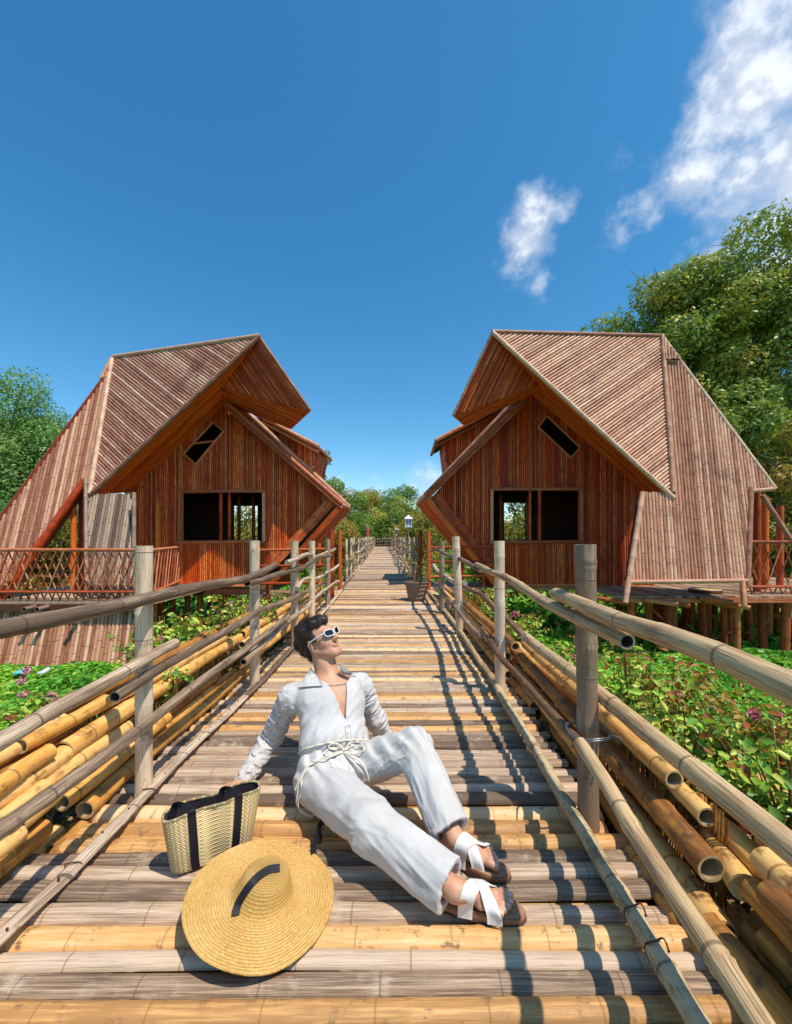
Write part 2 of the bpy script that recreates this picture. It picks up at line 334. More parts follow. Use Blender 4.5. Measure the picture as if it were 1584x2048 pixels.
class MB:
    def __init__(s):
        s.v = []; s.f = []; s.u = []; s.a = []; s.r = []; s.m = []; s.mats = []; s.flat = []
    def mi(s, name):
        if name not in s.mats: s.mats.append(name)
        return s.mats.index(name)
    def vert(s, p, u=0.0, a=0.0, r=0.0):
        s.v.append(tuple(p)); s.u.append(u); s.a.append(a); s.r.append(r)
        return len(s.v) - 1
    def face(s, idx, m, flat=False):
        s.f.append(tuple(idx)); s.m.append(s.mi(m)); s.flat.append(flat)
    def poly(s, pts, m, r=None, u0=0.0):
        r = random.random() if r is None else r
        p0 = Vector(pts[0]); e = (Vector(pts[1]) - p0)
        L = e.length or 1; e = e / L
        ids = []
        for p in pts:
            d = Vector(p) - p0
            uu = d.dot(e)
            ids.append(s.vert(p, u0 + uu, (d - e * uu).length * 3, r))
        s.face(ids, m, True)
    def box(s, c, ax, ay, az, m, r=None):
        """c centre, ax/ay/az half-extent vectors, u runs along ax"""
        r = random.random() if r is None else r
        c = Vector(c); ax = Vector(ax); ay = Vector(ay); az = Vector(az)
        L = ax.length
        for (n, p, q) in ((az, ax, ay), (-az, ay, ax), (ay, az, ax), (-ay, ax, az), (ax, ay, az), (-ax, az, ay)):
            ids = []
            for i, j in ((-1, -1), (1, -1), (1, 1), (-1, 1)):
                pt = c + n + p * i + q * j
                ids.append(s.vert(pt, (pt - c).dot(ax.normalized()) + L, ((pt - c).dot(ay.normalized()) + (pt - c).dot(az.normalized())) * 3, r))
            s.face(ids, m, True)
    def tube(s, pts, rad, m, seg=10, ends='solid', end_m='cane_end', in_m='cane_inside', r=None, u0=None, wall=0.18, depth=0.12, squash=None, up=None, a0=0.0, arc=1.0):
        """pole through pts with a radius at each; ends: solid / hollow / none; arc<1: open half shell"""
        r = random.random() if r is None else r
        u0 = random.random() * 3 if u0 is None else u0
        pts = [Vector(p) for p in pts]
        n = len(pts)
        if not isinstance(rad, (list, tuple)): rad = [rad] * n
        t0 = (pts[1] - pts[0]).normalized()
        ref = Vector(up) if up is not None else (Vector((0, 0, 1)) if abs(t0.z) < 0.9 else Vector((0, 1, 0)))
        rings = []; u = u0; frames = []
        full = arc >= 0.999
        cnt = seg if full else seg + 1
        for i, p in enumerate(pts):
            if i: u += (p - pts[i - 1]).length
            t = (pts[min(i + 1, n - 1)] - pts[max(i - 1, 0)]).normalized()
            x = (ref - t * ref.dot(t)).normalized()
            y = t.cross(x)
            frames.append((t, x, y, u))
            ring = []
            for k in range(cnt):
                an = (k / seg * arc + a0) * 2 * math.pi
                sq = squash if squash else 1.0
                ring.append(s.vert(p + (x * math.cos(an) * sq + y * math.sin(an)) * rad[i], u, k / seg if k <= seg / 2 or not full else 1 - k / seg, r))
            rings.append(ring)
        for i in range(n - 1):
            for k in range(seg):
                k2 = (k + 1) % cnt if full else k + 1
                s.face((rings[i][k], rings[i][k2], rings[i + 1][k2], rings[i + 1][k]), m)
        if not full or ends == 'none': return
        for e, sg in ((0, -1), (n - 1, 1)):
            t, x, y, uu = frames[e]
            if ends == 'solid':
                ids = [s.vert(s.v[i], 0, 0, r) for i in rings[e]]
                s.face(ids if sg > 0 else ids[::-1], end_m, True)
            else:
                ro = rad[e]; ri = ro * (1 - wall)
                loops = []
                for (q, dd) in ((ro, 0), (ri, 0), (ri, -depth)):
                    lp = []
                    for k in range(seg):
                        an = (k / seg + a0) * 2 * math.pi
                        lp.append(s.vert(pts[e] + t * (sg * dd) + (x * math.cos(an) + y * math.sin(an)) * q, uu, k / seg, r))
                    loops.append(lp)
                for li, mm in ((0, end_m), (1, in_m)):
                    for k in range(seg):
                        k2 = (k + 1) % seg
                        q = (loops[li][k], loops[li][k2], loops[li + 1][k2], loops[li + 1][k])
                        s.face(q if sg > 0 else q[::-1], mm, li == 0)
                s.face(loops[2] if sg > 0 else loops[2][::-1], in_m, True)
    def build(s, name, parent=None, smooth=True, loc=None):
        me = bpy.data.meshes.new(name)
        off = Vector(loc) if loc is not None else Vector((0, 0, 0))
        if loc is not None:
            vs = [(v[0] - off.x, v[1] - off.y, v[2] - off.z) for v in s.v]
        else: vs = s.v
        me.from_pydata(vs, [], s.f)
        for mn in s.mats: me.materials.append(MATS[mn])
        me.polygons.foreach_set('material_index', s.m)
        me.polygons.foreach_set('use_smooth', [smooth and not f for f in s.flat])
        for nm, arr in (('u', s.u), ('a', s.a), ('rnd', s.r)):
            at = me.attributes.new(nm, 'FLOAT', 'POINT')
            at.data.foreach_set('value', arr)
        me.update()
        o = bpy.data.objects.new(name, me)
        COL.objects.link(o)
        if loc is not None: o.location = off
        if parent is not None:
            o.parent = parent
            o.matrix_parent_inverse = Matrix.Translation(-Vector(parent.location)) if parent.type == 'EMPTY' else Matrix()
        return o

def wavy(p0, p1, n=8, amp=0.012, freq=1.0, seed=None):
    rr = random.Random(seed if seed is not None else random.random())
    p0 = Vector(p0); p1 = Vector(p1)
    ph = [rr.random() * 6.28 for _ in range(4)]
    out = []
    for i in range(n + 1):
        t = i / n
        dx = amp * (math.sin(t * 4.1 * freq + ph[0]) + 0.5 * math.sin(t * 9.3 * freq + ph[1]))
        dz = amp * (math.sin(t * 5.3 * freq + ph[2]) + 0.5 * math.sin(t * 11.7 * freq + ph[3]))
        out.append(p0.lerp(p1, t) + Vector((dx, 0, dz)))
    return out

def knobbly(pts, r, sp=0.42, amt=0.10, seed=None, taper=0.0):
    """resample the pole with swollen nodes; returns points, radii"""
    rr = random.Random(seed if seed is not None else random.random())
    pts = [Vector(p) for p in pts]
    cum = [0]
    for a, b in zip(pts, pts[1:]): cum.append(cum[-1] + (b - a).length)
    L = cum[-1]
    def at(s):
        for i in range(1, len(cum)):
            if s <= cum[i] or i == len(cum) - 1:
                t = (s - cum[i - 1]) / max(1e-6, cum[i] - cum[i - 1])
                return pts[i - 1].lerp(pts[i], t)
    stations = [(0.0, 1.0)]
    s = rr.random() * sp * 0.8 + 0.08
    while s < L - 0.06:
        stations += [(s - 0.022, 1.0), (s - 0.006, 1 + amt), (s + 0.002, 1 + amt * 0.2), (s + 0.009, 1 + amt * 0.8), (s + 0.028, 0.99)]
        stations.append((s + sp * 0.45, 0.975))
        s += sp * rr.uniform(0.85, 1.15)
    stations = [q for q in stations if q[0] < L - 0.01] + [(L, 1.0)]
    stations.sort()
    P_, R_ = [], []
    last = -1
    for q, k in stations:
        if q - last < 0.003: continue
        last = q
        P_.append(at(q)); R_.append(r * k * (1 - taper * q / L) * rr.uniform(.975, 1.025))
    return P_, R_

def intervals(loops, e1, e2, o, t):
    """crossings of the line {o + e2*t + e1*s} with the loops, as s-pairs"""
    xs = []
    for lp in loops:
        q = [((p - o).dot(e1), (p - o).dot(e2)) for p in lp]
        for (x0, y0), (x1, y1) in zip(q, q[1:] + q[:1]):
            if (y0 <= t < y1) or (y1 <= t < y0):
                xs.append(x0 + (x1 - x0) * (t - y0) / (y1 - y0))
    xs.sort()
    return list(zip(xs[::2], xs[1::2]))
def canes(mb, loops, d, pitch, m, facing, seg=5, back='dark_gap', jag=0.015, bulge=0.5, backoff=0.0, fan=None):
    """fill a flat polygon (loops[0] outline, others holes) with half-round canes along d"""
    loops = [[Vector(p) for p in lp] for lp in loops]
    o = loops[0][0]
    n = Vector((0, 0, 0))
    lp = loops[0]
    for i in range(len(lp)):
        n += (lp[i] - o).cross(lp[(i + 1) % len(lp)] - o)
    n.normalize()
    if n.dot(Vector(facing)) < 0: n = -n
    loops = [[p - n * (p - o).dot(n) for p in lp] for lp in loops]
    e1 = Vector(d); e1 = (e1 - n * e1.dot(n)).normalized()
    e2 = n.cross(e1)
    ts = [(p - o).dot(e2) for p in loops[0]]
    t = min(ts) + pitch / 2
    while t < max(ts):
        rr = random.random()
        w = pitch * 0.5 * random.uniform(*((0.80, 0.92) if m.startswith('wall') else (0.88, 0.97)))
        for (a, b) in intervals(loops, e1, e2, o, t):
            if b - a < 0.02: continue
            j0, j1 = random.uniform(-jag, jag), random.uniform(-jag, jag)
            aa, bb = a + j0, b + j1
            # a cane is sometimes made of two lengths
            cuts = [aa, bb]
            u0 = random.random() * 3
            wob = random.uniform(-0.15, 0.15) * w
            prev = None
            L = bb - aa
            ns = max(1, int(L / 0.5))
            for i in range(ns + 1):
                s_ = aa + L * i / ns
                off = wob * math.sin(i * 1.7 + rr * 6)
                ring = []
                for k in range(seg + 1):
                    an = math.pi * k / seg
                    p = o + e1 * s_ + e2 * (t + off - math.cos(an) * w) + n * (math.sin(an) * w * bulge * 2)
                    ring.append(mb.vert(p, u0 + s_ - aa, k / seg, rr))
                if prev:
                    for k in range(seg):
                        mb.face((prev[k], prev[k + 1], ring[k + 1], ring[k]), m)
                prev = ring
            if back:
                ids = []
                for (s_, tt) in ((a, t - pitch * .5), (b, t - pitch * .5), (b, t + pitch * .5), (a, t + pitch * .5)):
                    ids.append(mb.vert(o + e1 * s_ + e2 * tt - n * (0.004 + backoff), s_, 0, 0.5))
                mb.face(ids, back, True)
        t += pitch
    return n
# ============================================================ the setting: ground and pond
POND = -1.3
def ground():
    m, t, b = mat('ground_green')
    tco = nd(t, 'ShaderNodeTexCoord').outputs['Object']
    n1 = noise(t, tco, 0.12, 5, 0.6); n2 = noise(t, tco, 3.0, 8, 0.75); n3 = noise(t, tco, 14, 4, 0.7)
    f = fmath(t, 'ADD', fmath(t, 'MULTIPLY', n1, 0.4), fmath(t, 'ADD', fmath(t, 'MULTIPLY', n2, 0.35), fmath(t, 'MULTIPLY', n3, 0.25)))
    c = ramp(t, f, [(0.36, (0.015, 0.03, 0.012)), (0.46, (0.03, 0.075, 0.018)), (0.54, (0.05, 0.15, 0.025)), (0.64, (0.10, 0.20, 0.04)), (0.75, (0.14, 0.11, 0.05))])
    t.links.new(c, b.inputs['Base Color']); b.inputs['Roughness'].default_value = 0.7
    bump(t, b, fmath(t, 'ADD', n2, n3), 1.0, 0.06)
    mb = MB(); N = 60
    xs = np.linspace(-1, 1, N + 1); xs = np.sign(xs) * np.abs(xs) ** 3 * 700
    for j in range(N + 1):
        for i in range(N + 1):
            x, y = xs[i], xs[j] + 20
            mb.vert((x, y, POND + 0.03 * math.sin(x * 0.7) * math.cos(y * 0.9)))
    for j in range(N):
        for i in range(N):
            a = j * (N + 1) + i
            mb.face((a, a + 1, a + N + 2, a + N + 1), 'ground_green')
    tag(mb.build('ground'), kind='structure')
ground()

# ============================================================ walkway
def off(y):
    """the walkway bends a little to the left after a few metres"""
    s = max(0.0, y - 4.0)
    return -0.0575 * (s * s / (s + 1.2)) if s > 0 else 0.0
walk = empty('walkway', (0, 1, 0), kind='structure')
def slat(mb, y0, y1, kind, xl, xr, fine):
    w = (y1 - y0) / 2 * 0.985
    yc = (y0 + y1) / 2
    rr = random.random()
    hgt = w * (0.92 if kind != 'deck_grey' else 0.86)
    if kind == 'deck_grey' and random.random() < 0.35: hgt *= 0.8
    zc = random.uniform(-0.006, 0.004) - hgt
    tilt = random.uniform(-0.006, 0.006)
    seg = 10 if fine == 2 else (7 if fine == 1 else 4)
    L = xr - xl
    st = [0.0]
    if fine:
        s = random.uniform(0.05, 0.3); sp = 0.30 if kind != 'deck_grey' else 0.34
        while s < L - 0.03:
            st += [s - 0.018, s - 0.004, s + 0.006, s + 0.02]
            s += sp * random.uniform(0.8, 1.2)
    st = sorted(q for q in st if q >= 0 and q < L - 0.005) + [L]
    if len(st) < 3: st = [0, L / 2, L]
    ph = random.random() * 6
    u0 = random.random() * 3
    prev = None
    k = 0
    for q in st:
        bul = 1.0
        if fine and q not in (0.0, L):
            bul = (1.0, 1.055, 1.05, 1.0)[(st.index(q) - 1) % 4]
        zz = zc + tilt * (q / L - .5) * 2 + 0.004 * math.sin(q * 2.6 + ph)
        yy = yc + 0.006 * math.sin(q * 1.9 + ph * 2)
        ring = []
        for j in range(seg + 1):
            an = math.pi * (j / seg)
            ring.append(mb.vert((xl + q, yy - math.cos(an) * w * (bul if fine else 1), zz + math.sin(an) * hgt * bul), u0 + q, j / seg, rr))
        if prev:
            for j in range(seg):
                mb.face((prev[j], prev[j + 1], ring[j + 1], ring[j]), kind)
        else:
            mb.face([mb.vert(mb.v[i], 0, 0, rr) for i in ring][::-1], 'cane_end_grey' if kind == 'deck_grey' else 'cane_end', True)
        prev = ring
    mb.face([mb.vert(mb.v[i], 0, 0, rr) for i in prev], 'cane_end_grey' if kind == 'deck_grey' else 'cane_end', True)
mb = MB()
near = [(0.80, 'g'), (0.88, 'g'), (0.955, 'g'), (1.035, 'y'), (1.10, 'g'), (1.168, 'g'), (1.226, 'y'), (1.312, 'g'), (1.392, 'g'), (1.47, 'g'), (1.54, 'g'),
        (1.615, 'y'), (1.70, 'y'), (1.795, 'y'), (1.895, 'g'), (1.97, 'g')]
ys = [q[0] for q in near]; ks = [q[1] for q in near]
y = 1.97; since = 3
yell = [2.62, 2.78, 3.13, 3.50]
while y < 50:
    y += random.uniform(0.062, 0.088) if y < 4.5 else (random.uniform(0.07, 0.095) if y < 14 else 0.12)
    since += 1
    if y < 3.6: isy = any(abs(y - q) < 0.045 for q in yell)
    else: isy = (since >= 2 and random.random() < 0.42) if y < 9.5 else (random.random() < 0.12)
    if isy: since = 0
    ys.append(y); ks.append('y' if isy else 'g')
for i in range(len(ys) - 1):
    o = off(ys[i])
    fine = 2 if ys[i] < 2.4 else (1 if ys[i] < 7 else 0)
    xr = random.uniform(0.86, 0.95) if ys[i] > 1.35 else random.uniform(0.93, 1.02)
    xl = random.uniform(-1.50, -1.40)
    slat(mb, ys[i], ys[i + 1], 'deck_yellow' if ks[i] == 'y' else 'deck_grey', xl + o, xr + o, fine)
tag(mb.build('bamboo_planking', walk))
mb = MB()
for i in range(1, len(ys) - 1):
    if ys[i] < 5.5: mb.tube([(-1.38, ys[i], -.062), (.84, ys[i], -.062)], .034, 'log_brown', 6)
for xx in (-1.25, -0.25, 0.72):
    for j in range(24):
        y0, y1 = 0.5 + j * 2.1, 0.5 + (j + 1) * 2.1
        mb.tube([(xx + off(y0), y0, -0.19), (xx + off(y1), y1, -0.19)], 0.06, 'log_brown', 8)
tag(mb.build('support_beams', walk))
mb = MB()
for j in range(22):
    yy = 1.0 + j * 2.3
    for xx in (-1.2, 0.7):
        mb.tube([(xx + off(yy), yy, -0.22), (xx + off(yy), yy, POND - 0.1)], 0.07, 'pile_wood', 8)
tag(mb.build('support_piles', walk), kind='stuff')

# kerb poles lying along both edges
def pole(name, parent, pts, r, m, seg=12, ends='solid', end_m='cane_end_grey', in_m='cane_inside_dark', sp=0.42, amt=0.10, squash=None, label=None, cat=None, group=None, taper=0.0, wall=0.18, depth=0.12, loc=None):
    mb = MB()
    pp, rr = knobbly(pts, r, sp, amt, taper=taper)
    mb.tube(pp, rr, m, seg, ends, end_m, in_m, squash=squash, wall=wall, depth=depth)
    if parent is None and loc is None: loc = pp[0]
    return tag(mb.build(name, parent, loc=loc), label, cat, group)
random.seed(21)
for (a, b, z) in ((0.55, 1.46, .028), (1.43, 3.10, .034), (3.05, 4.9, .03), (4.85, 6.9, .03), (6.85, 9.2, .03), (9.2, 12.5, .03), (12.5, 17, .03), (17, 24, .03), (24, 34, .03)):
    x0 = -1.225 + off(a) - (0.02 if a < 1 else 0); x1 = -1.225 + off(b)
    pole('kerb_pole', walk, wavy((x0, a, z), (x1, b, z), 8, 0.006 if b < 12 else 0.02), 0.030 if a < 3 else .029, 'rail_grey' if a < 5 else 'rail_grey', 12, squash=0.45, sp=0.36, amt=0.12)
for (a, b, z) in ((0.45, 1.62, .05), (1.6, 3.3, .05), (3.25, 5.2, .045), (5.2, 7.2, .04), (7.4, 10.5, .04), (10.5, 15, .04), (15, 21, .04), (21, 30, .04)):
    pole('kerb_pole', walk, wavy((0.73 + off(a), a, z), (0.73 + off(b), b, z), 8, 0.008 if b < 12 else 0.02), 0.029, 'kerb_right', 12, sp=0.27, amt=0.16)
# nail heads along the flat left kerb pole
mb = MB(); rg = random.Random(15); yy = .9
while yy < 4.5:
    x = -1.225 + rg.uniform(-.010, .010) + off(yy); mb.tube([(x, yy, .040), (x, yy, .0535)], [.0042, .0036], 'inner_dark', 6, 'solid', 'inner_dark'); yy += rg.uniform(.10, .22)
mb.build('nail_heads', walk)
# wire and bark ties round the kerb poles
for (x, yy, rr_) in ((-1.225, 1.47, .034), (-1.225, 1.90, .034), (-1.225, 2.45, .033), (0.73, 1.16, .034), (0.73, 1.27, .034)):
    mb = MB(); n = 16
    mb.tube([(x + math.cos(i / n * 6.283) * rr_ * .98, yy + 0.008 * math.sin(i), 0.03 + math.sin(i / n * 6.283) * rr_ * (0.75 if x < 0 else 1.1) + (0.02 if x > 0 else 0)) for i in range(n + 1)], 0.0028, 'brown_timber', 5, 'none')
    mb.build('tie', walk)

# ============================================================ railings
def railing(name, loc, label, cat='railing'):
    return empty(name, loc, label, cat, 'pole railings along the walkway')
rl = railing('bamboo_railing', (-1.27, 1.9, 0), 'near left pole railing of weathered grey bamboo, from the foreground to the red posts')
rr_ = railing('bamboo_railing', (0.79, 1.7, 0), 'near right pole railing of brown bamboo, from the foreground to the basket planter')
fl = railing('bamboo_railing', (-1.7, 11, 0), 'far left railing of thin wavy poles, beyond the two red posts')
fr = railing('bamboo_railing', (0.4, 12, 0), 'far right railing of thin wavy poles, beyond the dark red posts and basket planter')
def post(parent, x, y, ztop, r, m='post_grey', lean=0.0, zb=-0.5, seg=16, name='post'):
    pp, rad = knobbly([(x, y, zb), (x + lean * 0.4, y, zb + (ztop - zb) * .5), (x + lean, y, ztop)], r, 0.40, 0.07)
    mb = MB()
    mb.tube(pp, rad, m, seg, 'hollow' if y < 6 else 'solid', 'cane_end_grey', 'cane_inside_dark', wall=0.3, depth=0.05)
    return mb.build(name, parent)
random.seed(5)
post(rl, -1.262, 1.93, 1.205, .038); post(rl, -1.275, 3.38, 1.215, .040)
post(rl, -1.275, 4.6, 1.2, .045); post(rl, -1.31, 5.6, 1.19, .045); post(rl, -1.38, 7.1, 1.2, .045)
post(rr_, .80, 1.74, 1.215, .044, lean=-.018); post(rr_, .765, 3.22, 1.215, .042, lean=-.01)
post(rr_, .715, 5.15, 1.25, .05, lean=-.07); post(rr_, .60, 6.6, 1.17, .045)
for i in range(33):
    yy = 11.0 + i * 1.2
    post(fl, -1.29 + off(yy) + random.uniform(-.03, .03), yy, 1.2 + random.uniform(-.04, .05), .04, seg=8, lean=random.uniform(-.03, .03))
    if yy > 11.9: post(fr, .77 + off(yy) + random.uniform(-.03, .03), yy, 1.2 + random.uniform(-.04, .05), .04, seg=8, lean=random.uniform(-.03, .03))
# rails: (parent, x0, d0, z0, x1, d1, z1, r, material, ends)
y_near = lambda d: d < 5
def rail(parent, x0, d0, z0, x1, d1, z1, r, m, ends='solid', amp=0.014, seg=14, amt=0.08, sp=0.42, mid=None, seed=1, squash=None):
    random.seed(seed * 17 + 3)
    if y_near(d0): r *= .74
    pts = wavy((x0, d0, z0), (x1, d1, z1), 12, amp * 1.25, 1.15, seed)
    return pole('rail', parent, pts, r, m, seg, ends, sp=sp, amt=amt, wall=0.22, depth=0.10, squash=squash)
rail(rl, -1.215, .60, .955, -1.20, 3.75, .965, .040, 'rail_grey', amp=.016, seed=2)
rail(rl, -1.215, 3.02, .888, -1.24, 6.6, .93, .038, 'rail_grey', 'hollow', amp=.02, seed=3)
rail(rl, -1.215, .60, .62, -1.215, 2.12, .672, .036, 'rail_grey', amp=.008, seed=4)
rail(rl, -1.20, 1.68, .595, -1.22, 4.6, .62, .034, 'rail_grey', 'hollow', amp=.014, seed=5)
rail(rl, -1.215, .60, .385, -1.20, 4.1, .415, .034, 'rail_grey', amp=.014, seed=6)
rail(rl, -1.20, 2.92, .34, -1.24, 5.2, .36, .034, 'rail_grey', 'hollow', amp=.01, seed=7)
rail(rl, -1.22, 4.0, .98, -1.42, 8.2, .99, .034, 'rail_grey', amp=.03, seed=8)
rail(rl, -1.22, 4.4, .66, -1.42, 8.2, .64, .034, 'rail_grey', amp=.03, seed=9)
rail(rl, -1.22, 4.0, .35, -1.42, 8.2, .33, .034, 'rail_grey', amp=.03, seed=10)
rail(rr_, .715, .42, .965, .705, 1.90, .985, .040, 'rail_brown', amp=.006, seed=11)
rail(rr_, .725, 1.30, .915, .71, 4.1, .965, .036, 'rail_brown', 'hollow', amp=.012, seed=12)
rail(rr_, .71, 3.9, .97, .52, 8.6, .98, .034, 'rail_grey', amp=.03, seed=13)
rail(rr_, .865, .42, .55, .865, 2.9, .535, .046, 'rail_brown', amp=.008, seed=14)
rail(rr_, .835, 2.8, .56, .80, 5.6, .60, .036, 'rail_brown', amp=.02, seed=15)
rail(rr_, .75, 5.2, .62, .55, 8.6, .62, .034, 'rail_grey', amp=.025, seed=16)
rail(rr_, .69, .40, .245, .70, 1.62, .415, .036, 'rail_brown', amp=.006, seed=17, sp=.36, amt=.16)
rail(rr_, .71, 1.55, .385, .69, 3.6, .40, .028, 'rail_brown', amp=.012, seed=18)
rail(rr_, .70, 3.5, .38, .50, 8.2, .34, .032, 'rail_grey', amp=.02, seed=19)
sd = 40
for par, bx in ((fl, -1.22), (fr, .70)):
    for z in (.98, .64, .33):
        yy = 10.9 if bx < 0 else 11.9
        while yy < 49:
            L = random.uniform(3.0, 4.6); y1 = min(yy + L, 50)
            sd += 1
            rail(par, bx + off(yy), yy, z + .03, bx + off(y1), y1, z + .03, .034, 'rail_grey', amp=.045, seg=7, seed=sd, amt=.05)
            yy = y1 - 0.2
# wire ties on the right posts
for (x, yy, z, r0) in ((.765, 1.68, .43, .085), (.735, 3.18, .43, .08), (.70, 5.1, .42, .08)):
    mb = MB(); n = 20
    for q in (0, .008):
        mb.tube([(x + math.cos(i / n * 6.283) * r0, yy + math.sin(i / n * 6.283) * r0 * 1.0, z + q + .006 * math.sin(i * .9)) for i in range(n + 1)], 0.0026, 'wire', 5, 'none')
    mb.tube([(x + r0, yy - .02, z), (x + r0 + .03, yy - .05, z - .004)], .0025, 'wire', 5)
    mb.build('wire_tie', rr_)

# gate posts of dark red timber
def gatepost(x, y, zt, label):
    mb = MB(); mb.tube([(x, y, -.3), (x, y, zt)], [.055, .055], 'gate_red', 12, 'solid', 'brown_timber')
    tag(mb.build('gate_post', None, loc=(x, y, -.02)), label, 'post', 'dark red posts beside the walkway')
gatepost(-1.525, 8.26, 1.40, 'tall red timber post on the left, nearer of its pair')
gatepost(-1.56, 9.5, 1.38, 'tall red timber post on the left, farther of its pair')
gatepost(.54, 9.4, 1.36, 'dark red timber post right behind the basket planter, the taller and rightmost')
gatepost(.42, 11.3, 1.42, 'dark red timber post left of the other one behind the basket planter')
def sidefence(name, x0, x1, y, label):
    par = empty(name, (x0, y, 0), label, 'fence', 'brown fences beside the house steps')
    for z in (.98, .62, .25):
        mb = MB(); mb.tube([(x0, y, z), (x1, y + random.uniform(-.05, .05), z + random.uniform(-.03, .03))], .03, 'gate_red', 8); mb.build('rail', par)
    for i in range(3):
        x = x0 + (x1 - x0) * (i + .5) / 3
        mb = MB(); mb.tube([(x, y + .04, -1.2), (x, y + .04, 1.1)], .04, 'gate_red', 8); mb.build('post', par)
sidefence('side_fence', -1.6, -3.3, 8.7, 'dark red rail fence running from the left red posts towards the left house')
sidefence('side_fence', .62, 2.2, 9.9, 'dark red rail fence running from the right dark posts towards the right house')
for (x0, x1, y0, y1) in ((-3.2, -1.5, 8.8, 9.5), (.6, 2.3, 9.9, 11.2)):
    mb = MB(); mb.box(((x0 + x1) / 2, (y0 + y1) / 2, -.06), ((x1 - x0) / 2, 0, 0), (0, (y1 - y0) / 2, 0), (0, 0, .04), 'floor_board')
    tag(mb.build('path'), kind='structure')

# ============================================================ stacked bamboo poles and wicker along both edges
GL = 'yellow bamboo poles stacked along the walkway edges'
def log(x0, d0, z0, x1, d1, z1, r, m, label, hollow='hollow', seed=1, amt=.07):
    random.seed(seed)
    r *= .80
    pts = wavy((x0, d0, z0), (x1, d1, z1), 8, .006, 1, seed)
    return pole('bamboo_pole', None, pts, r, m, 16, hollow, 'cane_end', 'cane_inside', sp=.33, amt=amt, wall=.2, depth=.16, label=label, cat='bamboo pole', group=GL)
Y_, B_ = 'log_yellow', 'log_brown'
log(-1.70, .85, .315, -1.69, 1.98, .335, .052, Y_, 'topmost yellow pole of the near left stack, open end with a stick across it', seed=1)
log(-1.60, .85, .20, -1.62, 1.90, .22, .055, Y_, 'yellow pole second from the top in the near left stack, rough brown end', seed=2)
log(-1.66, 1.72, .345, -1.63, 2.18, .352, .042, Y_, 'short yellow pole piece lying on top of the left stack beside a screw', seed=3)
log(-1.78, 2.02, .36, -1.74, 4.8, .37, .056, Y_, 'long smooth yellow top pole of the left stack, running behind the left near post', seed=4)
log(-1.62, 1.90, .235, -1.63, 3.9, .27, .062, Y_, 'thick yellow pole with a wide open end, below the top pole on the left', seed=5)
log(-1.50, 1.55, .13, -1.52, 1.86, .14, .05, Y_, 'short thick yellow stub wedged in the middle of the left stack', seed=6)
log(-1.46, .80, -.01, -1.50, 1.66, .04, .05, Y_, 'near yellow pole lying lowest on the left, above the green leaves', seed=7)
log(-1.50, .85, .10, -1.50, 1.55, .10, .05, Y_, 'yellow pole of the near left stack, just under the third rail', seed=8)
log(-1.43, 1.78, .03, -1.44, 3.9, .05, .05, Y_, 'yellow pole with a tipped open end low beside the left deck edge', seed=9)
log(-1.55, 1.98, .10, -1.56, 3.3, .10, .045, B_, 'brown shaded pole between the two yellow ones on the left', seed=10)
log(-1.39, 1.52, -.06, -1.46, 1.9, -.045, .045, B_, 'short dark open pole end under the left deck edge', seed=11)
log(-1.44, 3.7, .12, -1.46, 6.6, .12, .05, Y_, 'farther left yellow pole resting above the kerb', seed=12)
log(-1.60, 3.9, .30, -1.60, 6.9, .30, .052, Y_, 'farther left yellow pole on top of the stack', seed=13)
log(-1.62, 4.0, .16, -1.62, 6.8, .16, .05, B_, 'farther left brown pole in the middle of the stack', seed=14)
log(-2.12, 1.2, .12, -2.12, 3.4, .16, .05, Y_, 'yellow pole on the pond side of the left planter', seed=15)
# right side
log(1.02, 1.52, .33, 1.02, 3.4, .33, .044, B_, 'brown pole right under the second rail on the right, dark open end', seed=21)
log(.98, 1.28, .185, .99, 3.6, .22, .057, B_, 'long thick brown pole on the right with a broken open end', seed=22)
log(.955, 1.20, .055, .97, 3.5, .09, .060, B_, 'long thick brown pole low on the right with a dark open end', seed=23)
log(1.06, 1.24, .155, 1.10, 1.44, .16, .055, Y_, 'short closed yellow stub between the thick right poles', 'solid', seed=24)
log(1.06, .55, .285, 1.08, 1.21, .275, .052, Y_, 'yellow pole with an open end just under the second rail at the right border', seed=25)
log(1.00, .50, .185, 1.04, 1.20, .19, .05, Y_, 'yellow pole below the open ended one at the right border', 'solid', seed=26)
log(1.12, .50, .13, 1.13, 1.05, .14, .055, Y_, 'yellow pole at the lower right border of the stack', 'solid', seed=27)
log(.95, .45, -.03, .975, 1.12, .02, .062, B_, 'thick speckled brown pole at the lower right corner', seed=28)
log(1.02, .95, .08, 1.16, 1.10, .09, .042, B_, 'short brown pole sticking out of the lower right stack, open end', seed=29)
log(.86, 1.58, -.035, 1.05, 1.70, -.03, .034, B_, 'short dark pole end poking out beside the right near post', seed=30)
log(.98, 1.05, -.02, 1.02, 1.20, -.02, .05, B_, 'stubby pole with shredded fibres low in the right stack', 'solid', seed=31)
log(.93, 3.4, .31, .80, 6.6, .31, .046, B_, 'farther right brown pole on top of the stack', seed=32)
log(.90, 3.5, .20, .78, 6.4, .20, .05, Y_, 'farther right yellow pole in the middle of the stack', seed=33)
log(.88, 3.4, .08, .76, 6.2, .08, .05, B_, 'farther right brown pole at the bottom of the stack', seed=34)
log(1.60, 1.35, .10, 1.62, 1.95, .13, .055, Y_, 'bright yellow pole beyond the shrubs at the right border', seed=35)
log(1.72, 2.6, .02, 1.30, 2.9, .03, .05, Y_, 'short yellow pole behind the right near post, among the shrubs', seed=36)
log(.90, .72, -.10, 1.0, 1.02, -.09, .045, Y_, 'short yellow piece under the deck ends in the lower right corner', seed=37)
rg2 = 0
